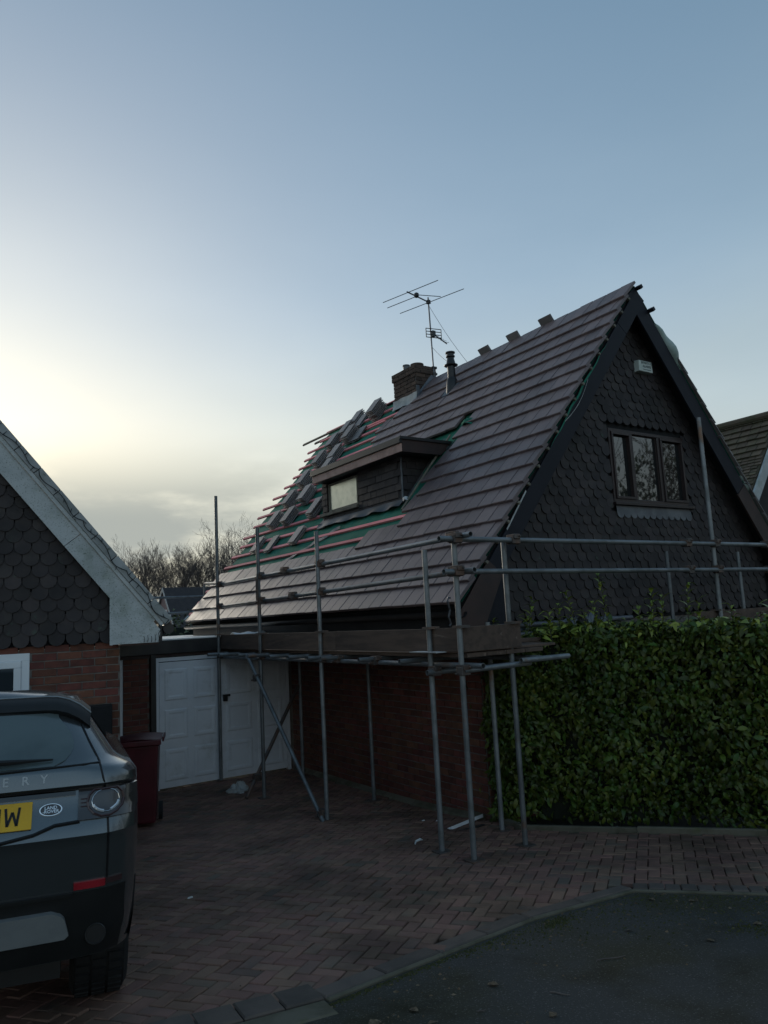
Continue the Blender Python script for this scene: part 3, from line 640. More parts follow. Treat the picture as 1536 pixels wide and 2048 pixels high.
# flat roof and fascia
FX=5.85; fy0,fy1=8.20,10.81; zt=4.675
m=MB(); xe=EX+(zt-.02-EZ)*c_/s_+.05
m.hexa([(FX+.02,fy0+.02,DZ1+.005),(xe-.22,fy0+.02,DZ1+.005),(xe-.22,fy1-.02,DZ1+.005),(FX+.02,fy1-.02,DZ1+.005)],[(FX+.02,fy0+.02,zt-.012),(xe,fy0+.02,zt-.012),(xe,fy1-.02,zt-.012),(FX+.02,fy1-.02,zt-.012)]); m.build('flat_roof',GUTT,dor)
m=MB(); m.bb((FX-.005,fy0,DZ1),(FX+.018,fy1,zt-.088)); m.build('peeling_fascia',PEEL,dor,bev=.003)
m=MB(); m.bb((FX-.03,fy0-.012,zt-.086),(FX+.018,fy1+.01,zt+.008)); m.build('roof_edge_trim',GUTT,dor,bev=.006)
m=MB(); m.hexa([(FX+.02,fy0-.004,DZ1+.0),(xe-.25,fy0-.004,DZ1+.0),(xe-.02,fy0-.004,zt-.05),(xe-.02,fy0-.004,zt-.0),(FX+.02,fy0-.004,zt-.0)],[(FX+.02,fy0+.018,DZ1+.0),(xe-.25,fy0+.018,DZ1),(xe-.02,fy0+.018,zt-.05),(xe-.02,fy0+.018,zt),(FX+.02,fy0+.018,zt)]); m.build('side_fascia',BROWN,dor)
m=MB(); m.bb((FX-.03,fy0-.03,zt-.03),(xe,fy0-.006,zt+.01)); m.build('roof_edge_trim',GUTT,dor)
# window
m=MB()
for q in ((wy0,wy1,wz1-.035,wz1),(wy0,wy1,wz0,wz0+.035),(wy0,wy0+.035,wz0+.035,wz1-.035),(wy1-.035,wy1,wz0+.035,wz1-.035)): m.bb((DX-.012,q[0],q[2]),(DX+.018,q[1],q[3]))
dw=m.build('dormer_window',PALEF,dor,bev=.003)
m=MB(); m.poly([(DX+.006,wy1-.035,wz0+.035),(DX+.006,wy0+.035,wz0+.035),(DX+.006,wy0+.035,wz1-.035),(DX+.006,wy1-.035,wz1-.035)]); m.build('pane',FROST,dor)
m=MB(); m.bb((DX-.06,wy0-.03,wz0-.05),(DX+.01,wy1+.25,wz0-.006)); m.build('window_sill',PALEF,dor,bev=.004)
# lead skirt, side gutter and trimmings
m=MB()
m.grid(lambda i,j:Vector((DX-.03-.11*j*(1+.25*math.sin(i*31)),8.42+2.45*i,DZ0+.05-.11*j*1.05+.012*math.sin(i*27)*j)),48,4); m.build('lead_skirt',LEAD,dor,smooth=True)
m=MB(); m.grid(lambda i,j:RP(8.12+.36*j,1.95+1.3*i,.012-.03*math.sin(math.pi*j)),10,6); m.build('side_gutter',LEAD,dor,smooth=True)
m=MB(); a,e=RP(8.30,1.75,.05),RP(8.24,3.2,.06); m.tube(a,e,.016,6); m.build('side_batten',PALEF,dor)
m=MB(); m.grid(lambda i,j:RP(8.42-.16*i+.1*j,1.93+.10*j-.02*i,.035+.05*math.sin(i*2.5)+.02*math.sin(j*5)),5,4); m.build('lead_flap',PAPER,dor,smooth=True)
m=MB(); m.grid(lambda i,j:Vector((6.60+.17*i,8.16-.03*j,4.36+.2*j+.12*i+.01*math.sin(i*9))),5,4); m.build('lead_flap',ALU,dor)
m=MB(); m.grid(lambda i,j:Vector((DX-.05-.05*i,10.70+.17*i,DZ0-.02-.15*i*j+.02)),4,4); m.build('lead_skirt',LEAD,dor)
# ------------------------------------------------------------------ chimney, vent pipe
CX0,CX1,CY0,CY1,CZ1=7.83,8.27,10.39,11.10,6.74
m=MB(); m.bb((CX0+.008,CY0+.008,5.6),(CX1-.008,CY1-.008,CZ1-.03)); ch=m.build('chimney',MORT,H)
z=5.98; k=0
while z<CZ1-.01:
    o=.022 if z>CZ1-.225 and z<CZ1-.08 else 0
    bricks(lambda u,zz,q:Vector((CX0-o,-u,zz)),-CY1-o,-CY0+o,z,z+.07,ch,DBRICK,stagger=k,limit=60)
    bricks(lambda u,zz,q:Vector((u,CY0-o,zz)),CX0-o,CX1+o,z,z+.07,ch,DBRICK,stagger=k+1,limit=60)
    if o: mm=MB(); mm.bb((CX0-o+.004,CY0-o+.004,z),(CX1+o-.004,CY1+o-.004,z+.075)); mm.build('corbel',MORT,ch)
    z+=.075; k+=1
m=MB(); m.hexa([(CX0,CY0,CZ1-.03),(CX1,CY0,CZ1-.03),(CX1,CY1,CZ1-.03),(CX0,CY1,CZ1-.03)],[(CX0+.09,CY0+.09,CZ1+.02),(CX1-.09,CY0+.09,CZ1+.02),(CX1-.09,CY1-.09,CZ1+.02),(CX0+.09,CY1-.09,CZ1+.02)]); m.build('flaunching',MORT,ch)
m=MB(); m.lathe([(.06,0),(.062,.10),(.07,.10),(.07,.125),(.052,.125),(.05,.06)],16,(CX0+.10,CY1-.30,CZ1-.01)); m.build('chimney_pot',LEAD,ch,smooth=True)
m=MB(); m.lathe([(.115,0),(.115,.05),(.125,.055),(.125,.085),(.10,.085),(.098,.04)],18,(CX0+.17,CY0+.17,CZ1-.02)); m.build('chimney_pot',DBRICK,ch,smooth=True)
m=MB(); m.grid(lambda i,j:Vector((CX0-.014-.05*(1-j)**2*(1+.3*math.sin(i*17)),CY0-.03+(CY1-CY0+.06)*i,rz(CX0)-.0+.02+.19*j+.008*math.sin(i*13))),12,5); m.build('lead_flashing',LLEAD,ch,smooth=True)
m=MB(); m.grid(lambda i,j:Vector((CX0-.02+.46*i,CY0-.014-.03*(1-j),rz(CX0+.44*i)-.02+.16*j)),8,3); m.build('lead_flashing',ALU,ch,smooth=True)
m=MB(); m.bb((CX0-.012,CY0-.016,6.16),(CX0+.06,CY0-.010,6.34)); m.build('lead_flashing',LEAD,ch)
VP=RP(9.24,4.617,0)
m=MB(); m.grid(lambda i,j:RP(9.06+.36*i,4.47+.36*j,.065+.004*math.sin(i*9)),4,4); vent=m.build('vent_pipe',LEAD,H)
m=MB(); m.lathe([(.12,-.10),(.105,.06),(.095,.18),(.075,.24)],16,VP+Vector((0,0,0))); m.build('vent_boot',GUTT,vent,smooth=True)
m=MB(); m.lathe([(.068,.1),(.066,.44),(.115,.452),(.118,.465),(.082,.475),(.055,.60),(.076,.605),(.076,.625),(.060,.63),(.060,.665),(.082,.67),(.082,.69),(.05,.70)],16,VP); m.build('vent_cowl',GUTT,vent,smooth=True)
# ------------------------------------------------------------------ aerial
AM=Vector((8.23,10.36,6.55)); AT=Vector((8.215,10.375,8.09))
ae=thing('tv_aerial','old rod aerial on a thin mast strapped to the brick chimney','aerial',HF,AM)
m=MB(); m.tube(AM,AT,.014,8); m.build('mast',ALU,ae,smooth=True)
da=rad(50)-TH; de=Vector((-math.sin(da),math.cos(da),0)); db=Vector((math.cos(da),math.sin(da),0))
BP=Vector((8.215,10.375,8.0))
m=MB(); m.tube(BP+db*-.64,BP+db*.07,.014,6); m.build('boom',ALU,ae)
m=MB(); m.bb(BP-Vector((.03,.03,.035)),BP+Vector((.03,.03,.035))); m.build('clamp',GUTT,ae)
def rod(p,q): mm=MB(); mm.tube(p,q,.0072,6); mm.build('rod',ALU,ae)
rod(BP+db*-.605+de*.60,BP+db*-.605+de*-.67); rod(BP+db*.02+de*.70,BP+db*.02+de*-.79)
mid=BP+db*-.36; rod(mid,mid+de*.70); rod(mid+Vector((0,0,.03)),mid+de*-.33+db*.30+Vector((0,0,-.02)))
m=MB(); m.lathe([(.03,-.02),(.045,0),(.045,.05),(.02,.07)],10,mid); m.build('junction_box',GUTT,ae)
GP=Vector((8.235,10.36,7.37)); gx=Vector((math.cos(rad(-12)),math.sin(rad(-12)),0)); 
for i in range(4): mm=MB(); mm.tube(GP-gx*.14+Vector((0,-.04,-.085+.057*i)),GP+gx*.17+Vector((0,-.04,-.085+.057*i)),.008,5); mm.build('reflector_bar',GUTT,ae)
for sx in (-.14,.17): mm=MB(); mm.tube(GP+gx*sx+Vector((0,-.04,-.09)),GP+gx*sx+Vector((0,-.04,.09)),.008,5); mm.build('reflector_bar',GUTT,ae)
m=MB(); e2=GP+Vector((.17,-.22,-.24)); m.tube(GP+Vector((.02,-.02,0)),e2,.011,6)
m.build('small_boom',GUTT,ae)
for i in range(5):
    p=GP+(e2-GP)*(.3+.16*i); mm=MB(); mm.tube(p-gx*.06+Vector((0,0,.02)),p+gx*.06+Vector((0,0,.02)),.004,5); mm.build('director',ALU,ae)
m=MB(); m.bb(GP+Vector((-.02,-.06,-.06)),GP+Vector((.05,.02,.05))); m.build('clamp',GUTT,ae)
for za in (6.60,6.72): m=MB(); m.bb((8.20,10.345,za-.02),(8.30,10.395,za+.02)); m.build('bracket',GUTT,ae)
for p,q in ((BP-Vector((0,0,.06)),RP(9.25,SL-.03,.07)),(Vector((8.23,10.37,7.12)),RP(9.52,SL-.03,.07))): m=MB(); m.path([p+(q-p)*t-Vector((0,0,.05*math.sin(math.pi*t))) for t in (0,.2,.4,.6,.8,1)],.0035,4); m.build('stay_wire',CABLE,ae)
# ------------------------------------------------------------------ loose tiles stacked on the battens
LT=tile_mb(.252,.375,.0145,.003).mesh('roof_tile',NEWTILE)
ORD=['top','second','third','fourth','fifth','sixth','seventh','eighth','ninth','lowest']
def stack(u,s,n,where,tilt=0,grp='loose roof tiles stacked on the battens',h0=.035,f=None,me=LT,shear=.004):
    for i in range(n):
        M=(RM(u+R.gauss(0,.006),s+R.gauss(0,.008)+shear*i,h0+i*.031,R.gauss(0,.006)+tilt)@Matrix.Rotation(R.gauss(0,.025),4,'Z')) if f is None else f(i)
        o=inst('roof_tile',me,None,M,HF); j=n-1-i
        q='lone' if n==1 else 'lowest' if i==0 else ORD[min(j,8)]
        tag(o,f'{q} tile of the stack {where}' if n>1 else f'lone loose tile {where}','tile',grp)
for u,s,n,wh in ((13.12,1.57,3,'at the lower left corner of the green roof'),(12.47,1.535,2,'second from left in the lowest row'),(11.455,1.558,3,'third from left in the lowest row'),(10.74,1.80,1,'propped at the dormer foot'),
    (13.09,2.176,7,'leftmost of the three below the dormer window level'),(12.43,2.158,7,'middle of the three left of the dormer foot'),(11.40,2.153,7,'nearest the dormer window'),
    (13.0,2.692,8,'on the verge level with the dormer sill'),(12.29,2.67,8,'left of the dormer window one in from the verge'),(13.01,3.24,8,'on the verge level with the dormer window head'),
    (12.99,3.785,8,'on the verge level with the dormer fascia'),(12.41,3.823,7,'standing just above the left end of the dormer fascia'),(12.32,3.40,7,'tucked behind the left end of the dormer fascia'),
    (13.06,4.364,7,'below the grey bare batten end'),(12.31,4.306,8,'right of the bare batten and above the dormer'),(12.90,4.71,6,'on the skyline nearest the bare batten'),
    (12.01,4.30,2,'alone above the middle of the dormer'),(12.43,4.81,2,'small and low on the skyline'),(12.79,5.02,3,'at the top of the left verge'),(11.70,4.75,10,'tallest on the skyline left of the chimney')):
    stack(u,s,n if n<4 else n-2,wh)
def far(u,s,h0):
    def f(i):
        p=RF(u,s,h0+i*.0235); return axes(p,(0,1,0),(-c_,0,s_),(s_,0,c_))@Matrix.Translation((0,-.2,0))@Matrix.Rotation(R.gauss(0,.02),4,'Z')
    return f
for u,n,wh in ((8.86,3,'peeping over the ridge nearest the vent pipe'),(8.18,3,'in the middle of the three peeping over the ridge'),(7.46,3,'peeping over the ridge nearest the gable')): stack(u,SL,n-1,wh,grp='tile stacks peeping over the ridge',f=far(u,SL-.02,.045))
for k in range(4,15):
    for u in (5.955,6.192):
        p=RF(u,k*G,.05+R.gauss(0,.004)); inst('tile',LT,roof,axes(p,(0,1,0),(-c_,0,s_),(s_,0,c_))@Matrix.Translation((0,-.02,0))@Matrix.Rotation(-.085+R.gauss(0,.01),4,'X'))
# ------------------------------------------------------------------ garage
ga=thing('garage','flat roofed garage with white panelled doors between the two houses','garage',HF,(4.1,10.62,0))
DYF=10.62
m=MB(); m.bb((2.69,DYF+.06,1.86),(5.232,15.5,2.035)); m.build('flat_roof',GREYW,ga)
m=MB(); m.bb((2.60,DYF-.06,1.845),(5.228,DYF+.05,2.03)); m.build('fascia',GUTT,ga,bev=.006)
m=MB(); m.bb((2.60,DYF-.05,2.034),(5.228,DYF+.06,2.05)); m.build('roof_edge_trim',GREYW,ga)
m=MB(); m.bb((2.62,DYF-.012,1.80),(5.2,DYF+.05,1.842)); m.build('lintel_board',BROWN,ga)
m=MB(); m.bb((2.70,DYF+.02,-.2),(3.06,DYF+.3,1.84)); p=m.build('brick_pier',MORT,ga)
bricks(lambda u,z,o:Vector((u,DYF+.018,z)),2.70,3.06,.0,1.83,p,BRICK)
m=MB(); m.bb((3.065,DYF-.05,-.1),(3.135,DYF+.1,1.84)); m.build('door_post',GUTT,ga)
m=MB(); m.bb((3.14,DYF+.0,-.02),(3.19,DYF+.08,1.79)); m.build('door_frame',WHITE,ga,bev=.004)
m=MB(); m.bb((3.19,DYF+.0,1.735),(5.19,DYF+.08,1.79)); m.build('door_frame',WHITE,ga,bev=.004)
m=MB(); m.bb((5.15,DYF+.0,-.02),(5.2,DYF+.08,1.735)); m.build('door_frame',WHITE,ga,bev=.004)
m=MB(); m.bb((2.70,DYF+.3,-.2),(2.78,15.4,1.85)); m.build('garage_wall',BRICK,ga)
def door(x0,x1,y):
    m=MB(); m.bb((x0,y,.012),(x1,y+.035,1.725)); d=m.build('garage_door',WHITE,ga,bev=.004)
    w_=(x1-x0-.07*2-.085)/2
    for cx in (x0+.07,x0+.07+w_+.085):
        for z0,z1 in ((1.19,1.63),(.66,1.07),(.10,.53)):
            mm=MB(); a,e,q,r_=cx,cx+w_,z0,z1
            o=[(a,q),(e,q),(e,r_),(a,r_)]; i1=[(a+.018,q+.018),(e-.018,q+.018),(e-.018,r_-.018),(a+.018,r_-.018)]; i2=[(a+.05,q+.05),(e-.05,q+.05),(e-.05,r_-.05),(a+.05,r_-.05)]
            k=0
            for lp,yy in ((o,y-.0015),(i1,y-.011),(i2,y-.011),([(x+.018*(1 if x<(a+e)/2 else -1),z+.018*(1 if z<(q+r_)/2 else -1)) for x,z in i2],y-.004)): mm.v+=[Vector((x,yy,z)) for x,z in lp]
            for L_ in range(3):
                for i in range(4): j=(i+1)%4; mm.f.append((L_*4+i,L_*4+j,L_*4+4+j,L_*4+4+i))
            mm.f.append((12,13,14,15)); mm.build('door_panel',WHITE,d)
    return d
door(3.195,4.088,DYF+.01); d2=door(4.10,5.145,DYF+.012)
m=MB(); m.bb((4.125,DYF-.035,1.10),(4.185,DYF+.008,1.20)); m.bb((4.11,DYF-.05,1.17),(4.22,DYF-.03,1.20)); m.build('door_handle',GUTT,d2)
m=MB(); m.tube((2.655,DYF-.02,.05),(2.655,DYF-.02,1.80),.034,14); m.build('downpipe',UPVC,ga,smooth=True)
m=MB(); m.grid(lambda i,j:Vector((4.35+.55*i,DYF+.02+.25*j,2.052+.035*abs(math.sin(i*7+j*3))*(1-abs(2*j-1))+.004)),16,6)
tag(m.build('plastic_sheet',PAPER,None,HF,(4.6,DYF,2.05),smooth=True),'crumpled white plastic sheet on the flat garage roof behind the scaffold','sheet')
# ------------------------------------------------------------------ left neighbour (NF)
nb=thing('neighbour_house','neighbour A-frame house with speckled white bargeboards and brown fishscale tiles','house',NF,(-2.9,0,0))
EXn=.43; AXn=-2.92; AZn=6.42; EZn=2.24; Ln=9.0
mm_=(AZn-EZn)/(EXn-AXn); pn=math.atan(mm_); cn,sn=math.cos(pn),math.sin(pn)
def NP(s,y,h=0): return Vector((EXn-s*cn+h*sn,y,EZn+s*sn+h*cn))
def NQ(s,y,h=0): p=NP(s,y,h); return Vector((2*AXn-p.x,y,p.z))
SLn=(EXn-AXn)/cn
m=MB(); m.bb((-5.85,.0,-.3),(-.0,.25,2.06)); nw=m.build('brick_wall',MORT,nb)
bricks(lambda u,z,o:Vector((u,-.002,z)),-2.6,0.0,.0,2.055,nw,BRICK,skip=lambda u,z:u<-.815 and .95<z<2.04,limit=300)
m=MB(); m.bb((-.25,.26,-.3),(-.0,Ln,2.06)); m.build('side_wall',BRICK,nb)
m=MB(); zz=lambda x:EZn+(EXn-x)*mm_
m.hexa([(x,.06,z) for x,z in ((-5.9,2.065),(-.02,2.065),(-.02,2.6),(AXn,AZn-.2),(-5.82,2.6))],[(x,-.0,z) for x,z in ((-5.9,2.065),(-.02,2.065),(-.02,2.6),(AXn,AZn-.2),(-5.82,2.6))][::1]); ngw=m.build('gable_wall',DARK,nb)
items=[]; row=0; z=2.075
while z<5.9:
    x=-2.75+(SW/2 if row%2 else 0)
    while x<-.05:
        if z+.13<zz(x)-.30 and x<-.09: items.append((jit(axes((x,-.012,z),(1,0,0),(0,0,1),(0,-1,0))@Matrix.Rotation(-.105,4,'X')@Matrix.Translation((0,0,.026)),.0015,.012),SC))
        x+=SW
    row+=1; z+=SG
scatter_parts('hanging_tile',None,items,ngw,NF,300,'hanging_tile_field',SCAL)
for f in (NP,NQ):
    m=MB(); m.hexa([f(-.02,-.10,0),f(SLn,-.10,0),f(SLn,Ln,0),f(-.02,Ln,0)],[f(-.02,-.10,.05),f(SLn+.03,-.10,.05),f(SLn+.03,Ln,.05),f(-.02,Ln,.05)]); m.build('roof',DTILE,nb)
def nboard(s0,s1,h0,h1,y0,y1,mt,nm,f=NP):
    m=MB(); q=[f(s0,y0,h0),f(s1,y0,h0),f(s1,y0,h1),f(s0,y0,h1)]; m.hexa(q,[Vector((p.x,y1,p.z)) for p in q]); return m.build(nm,mt,nb,bev=.003)
nboard(.10,1.22,-.235,-.045,-.13,-.105,FLECK,'barge_board'); nboard(1.225,SLn,-.235,-.045,-.13,-.105,FLECK,'barge_board'); nboard(.1,SLn,-.235,-.045,-.13,-.105,FLECK,'barge_board',NQ)
nboard(.02,SLn,-.043,-.005,-.15,-.10,FLECK,'barge_trim')
for k in range(18): nboard(k*.28,k*.28+.272,-.003,.085,-.165+R.uniform(-.003,.003),-.02,VERGE,'verge_tile')
m=MB(); pr=[(-.075,2.07),(.36,2.07),(.385,2.20),NP(.0,0,-.05).xz,NP(.74,0,-.05).xz,(-.075,2.55)]; pr=[(-.075,2.07),(.365,2.07),(.38,2.19),(.02,2.66),(-.075,2.56)]
m.hexa([(x,-.105,z) for x,z in pr],[(x,-.128,z) for x,z in pr]); m.build('eaves_box',FLECK,nb)
m=MB(); m.bb((-.10,-.132,2.065),(-.072,-.10,2.56)); m.build('eaves_box_trim',FLECK,nb)
m=MB(); m.tube((.46,-.12,2.20),(.46,Ln,2.20),.055,10); m.build('gutter',GUTT,nb,smooth=True)
m=MB(); m.bb((.36,-.09,2.08),(.40,Ln,2.25)); m.build('fascia',GUTT,nb)
m=MB(); m.bb((0,-.09,2.05),(.36,Ln,2.07)); m.build('soffit',BROWN,nb)
w0,w1,z0,z1=-2.5,-.815,.98,2.035
m=MB()
for q in ((w0,w1,z1-.07,z1),(w0,w1,z0,z0+.07),(w1-.07,w1,z0+.07,z1-.07),(w0,w0+.07,z0+.07,z1-.07)): m.bb((q[0],-.03,q[2]),(q[1],.05,q[3]))
nwin=m.build('window',UPVC,nb,bev=.004)
m=MB()
for q in ((w0+.07,w1-.07,z1-.135,z1-.07),(w0+.07,w1-.07,z0+.07,z0+.135),(w1-.135,w1-.07,z0+.135,z1-.135),(w0+.07,w0+.135,z0+.135,z1-.135)): m.bb((q[0],-.045,q[2]),(q[1],.03,q[3]))
m.build('sash',UPVC,nwin,bev=.006)
m=MB(); m.poly([(w0+.13,-.01,z0+.13),(w1-.13,-.01,z0+.13),(w1-.13,-.01,z1-.13),(w0+.13,-.01,z1-.13)]); m.build('pane',GLASS,nwin)
m=MB(); m.bb((-.32,-.14,1.20),(-.075,-.006,1.50)); tag(m.build('wall_box',DARK,None,NF,(-.2,-.07,1.2),bev=.012),'dark box fixed to the brick wall beside the car roof','box')
# cable of small lights pinned along the verge
cr_=random.Random(3); sl=thing('string_lights','dark cable of fairy lights pinned along the white bargeboard','string lights',NF,NP(.0,-.175,.04))
pts=[]
for i in range(64):
    t=i/63; s=.02+t*(2.9); pts.append(NP(s,-.178,.052-.055*abs(math.sin(t*math.pi*9))**.8*(.5+.5*math.sin(t*31))))
pts=[Vector((.372,-.15,2.06)),Vector((.36,-.16,2.16)),Vector((.40,-.17,2.22))]+pts
m=MB(); m.path(pts,.0042,5); m.build('cable',CABLE,sl)
for i in range(4,len(pts),3):
    p=pts[i]; d=Vector((cr_.uniform(-.03,.04),-.01,cr_.choice((-.035,.03,.035)))); m=MB(); m.tube(p,p+d,.0045,5,.003); m.build('bulb',CABLE,sl)
for i in range(5): p=Vector((.22+.035*i,-.14,2.075)); m=MB(); m.path([p,p+Vector((.004,-.01,.03)),p+Vector((0,-.012,.06+.01*(i%2)))],.0035,4); m.build('bulb',CABLE,sl)
# ------------------------------------------------------------------ wheelie bin
BX,BY=2.40,9.02; bz=hgz(BX,BY)
hb=HI@Vector((-2.98,8.72,0)); BX,BY=hb.x,hb.y; bz=gz(8.72)
BF=Matrix.Translation((-2.90,8.68,bz))@Matrix.Rotation(rad(14),4,'Z')@Matrix.Diagonal((.84,.9,1.0,1))
bn=thing('wheelie_bin','maroon wheelie bin between the brick wall corner and the white garage door','bin',BF,(0,0,0))
m=MB()
def ring(z,wx,wy,o=0): return [(-wx,-wy-o,z),(wx,-wy-o,z),(wx,wy-o,z),(-wx,wy-o,z)]
m.hexa(ring(.05,.20,.20),ring(.90,.245,.27)); m.build('bin_body',BIN,bn,bev=.025)
m=MB(); m.hexa(ring(.885,.26,.285),ring(.925,.27,.295)); m.build('bin_rim',BIN,bn,bev=.008)
m=MB(); m.grid(lambda i,j:Vector((-.285+.57*i,-.33+.66*j,.928+.065*math.sin(math.pi*(.12+.76*i))**.6*math.sin(math.pi*(.15+.7*j))**.5)),10,10); m.build('bin_lid',BIN,bn,smooth=True)
m=MB(); m.hexa([(-.285,-.332,.90),(.285,-.332,.90),(.285,-.30,.90),(-.285,-.30,.90)],[(-.285,-.332,.955),(.285,-.332,.955),(.285,-.30,.965),(-.285,-.30,.965)]); m.build('lid_lip',BIN,bn,bev=.008)
m=MB(); m.bb((.285,-.1,.905),(.31,.33,.955)); m.build('lid_lip',BIN,bn,bev=.008)
m=MB(); m.tube((-.25,.33,.90),(.25,.33,.90),.016,10); m.build('handle_bar',BIN,bn)
for sx in (-.24,.24): m=MB(); m.tube((sx-.025,.24,.10),(sx+.025,.24,.10),.10,18); m.build('wheel',RUBB,bn,smooth=True)
# ------------------------------------------------------------------ scaffold (HF)
sf=thing('scaffold','galvanised tube scaffold with timber toe boards wrapped round the house corner','scaffold',HF,(4.05,5,.2))
TR=.0242
def tube(p,q,nm,n=12,m=GALV,r=TR): b=MB(); b.tube(p,q,r,n,hollow=.86); return b.build(nm,m,sf,smooth=True)
def standard(X,Y,z1,x2=None,y2=None,base=None):
    z=hgz(X,Y) if base is None else base
    tube((X,Y,z+.012),(x2 or X,y2 or Y,z1),'standard'); b=MB(); b.box((X,Y,z+.006),(.13,.13,.012)); b.build('base_plate',COUP,sf)
def coupler(p,ax='z'):
    b=MB(); p=Vector(p); b.box(p,(.094,.08,.07)); b.box(p+Vector((.0,.0,.03)),(.07,.11,.045)); b.tube(p+Vector((-.075,.02,-.02)),p+Vector((.075,.02,-.02)),.011,6); b.tube(p+Vector((.02,-.072,.03)),p+Vector((.02,.072,.03)),.011,6); b.tube(p+Vector((.06,.02,-.02)),p+Vector((.075,.02,-.02)),.02,6); b.build('coupler',COUP,sf,bev=.008)
OX,IX=4.05,4.97
for Y,z1 in ((10.56,4.14),(9.08,3.47),(7.44,3.215),(5.40,2.79),(4.97,2.86)): standard(OX,Y,z1)
for Y,z1 in ((9.79,1.95),(7.93,1.95),(5.65,2.1)): standard(IX,Y,z1)
standard(4.70,5.05,2.845); standard(7.84,4.95,4.33); standard(8.09,5.75,2.84); standard(9.66,5.75,2.84); standard(9.6,4.95,3.2)
# sleeve on the second standard
b=MB(); b.tube((OX-.034,9.055,2.50),(OX-.034,9.055,2.78),.02,8); b.build('sleeve',COUP,sf)
LY=4.80
tube((OX+.052,10.45,2.805),(OX+.052,LY,2.865),'guard_rail'); tube((OX+.052,10.95,2.47),(OX+.052,LY-.02,2.56),'guard_rail')
tube((OX+.052,11.2,2.86),(OX+.052,10.40,2.815),'guard_rail')
tube((OX-.20,4.92,2.835),(10.6,4.90,2.835),'guard_rail'); tube((OX-.17,4.92,2.555),(10.6,4.89,2.53),'guard_rail')
for Y,z in ((10.56,2.80),(10.56,2.475),(9.08,2.82),(9.08,2.495),(7.44,2.838),(7.44,2.52),(8.35,2.83),(8.15,2.51),(5.02,2.86),(5.02,2.555)): coupler((OX+.03,Y,z))
for X,z in ((4.03,2.835),(4.03,2.555),(4.71,2.835),(7.3,2.835),(7.84,2.835),(7.3,2.54),(7.84,2.54),(8.9,2.835),(8.9,2.53)): coupler((X,4.92,z))
# lower ledgers, transoms, deck
tube((OX+.05,10.9,1.742),(OX+.05,4.75,1.762),'ledger'); tube((IX-.05,10.5,1.745),(IX-.05,4.9,1.765),'ledger')
for Y in (10.42,9.98,9.45,9.0,8.42,7.9,7.35,7.08,6.35,5.62): tube((OX-.20+R.uniform(-.03,.05),Y,1.795),(5.15,Y,1.795),'transom')
for Y in (10.5,9.05,7.41,7.1,6.35): coupler((OX+.03,Y,1.77))
tube((OX-.10,5.33,1.70),(5.18,5.33,1.70),'transom'); tube((OX-.02,4.92,1.725),(4.78,4.90,1.735),'transom',m=GALV); tube((4.62,4.85,1.765),(5.22,4.85,1.765),'transom')
coupler((OX,5.35,1.70)); coupler((OX,4.95,1.72))
for i in range(4):
    y0=5.0
    for a,e in ((y0+.0,7.9),(7.91,10.9)): b=MB(); b.bb((OX+.09+.23*i,a,1.822),(OX+.09+.23*i+.222,e,1.858)); b.build('deck_board',BOARD,sf,bev=.003)
for i in range(3): b=MB(); b.bb((4.35,4.95+.23*i,1.822+.0),(9.9,5.17+.23*i,1.858)) if i<0 else b.bb((6.0,4.96+.23*i,1.80),(9.9,5.18+.23*i,1.835)); b.build('deck_board',BOARD,sf,bev=.003)
for i in range(3): b=MB(); b.bb((4.1,5.03+.23*i,1.862),(5.25,5.25+.23*i,1.884)); b.build('deck_board',BOARD,sf,bev=.003)
# toe boards
for a,e,z in ((10.56,9.06,1.862),(9.05,7.16,1.866),(7.155,5.42,1.87),(5.41,4.99,1.875)):
    b=MB(); b.bb((OX+.03,e,z),(OX+.068,a,z+.205)); b.build('toe_board',BOARD,sf,bev=.003)
b=MB(); b.bb((OX+.0,4.975,1.872),(OX+.715,5.012,2.085)); b.build('toe_board',BOARD,sf,bev=.003)
b=MB(); b.bb((7.40,4.985,1.875),(10.4,5.022,2.085)); b.build('toe_board',BOARD,sf,bev=.003)
for p in ((OX+.02,10.56,2.07),(OX+.02,9.08,2.07),(OX+.02,7.44,2.075),(OX+.02,5.40,2.085),(OX+.02,4.97,2.09),(4.70,5.0,2.095),(7.84,4.98,2.09)): b=MB(); b.box(p,(.12,.10,.022)); b.build('toe_board_clip',COUP,sf)
# braces
tube((OX-.055,9.40,1.80),(OX-.055,7.41,.03),'brace'); tube((3.86,9.2,.02),(4.98,9.82,1.32),'brace',m=COUP); coupler((OX-.03,7.5,.11)); coupler((OX-.04,9.12,1.5)); coupler((OX,9.3,.22))  # second brace coloured darker to imitate the shade it stands in
# scaffold at the far gable end
tube((3.5,14.6,2.80),(6.5,14.6,2.80),'guard_rail'); tube((3.5,14.6,2.49),(6.5,14.6,2.485),'guard_rail'); standard(5.34,14.65,3.08,base=0)
# hook, tray, scraps on the deck
m=MB(); p=[Vector((4.74,5.93,2.36)),Vector((4.715,5.93,2.365)),Vector((4.70,5.93,2.33)),Vector((4.73,5.935,2.24)),Vector((4.715,5.94,2.17)),Vector((4.74,5.945,2.10)),Vector((4.72,5.945,2.08))]; m.path(p,.011,6)
tag(m.build('strap',ALU,None,HF,p[3]),'grey strap hanging from the eaves by the corner standard','strap')
m=MB(); m.hexa([(3.98,5.22,1.868),(4.3,5.22,1.868),(4.3,5.62,1.868),(3.98,5.62,1.868)],[(3.97,5.22,1.877),(4.3,5.22,1.877),(4.3,5.62,1.877),(3.97,5.62,1.877)]); o=m.build('plan_sheet',PAPER,None,HF,(4.1,5.4,1.87)); tag(o,'flat white sheet lying on the scaffold deck under the toe board','sheet')
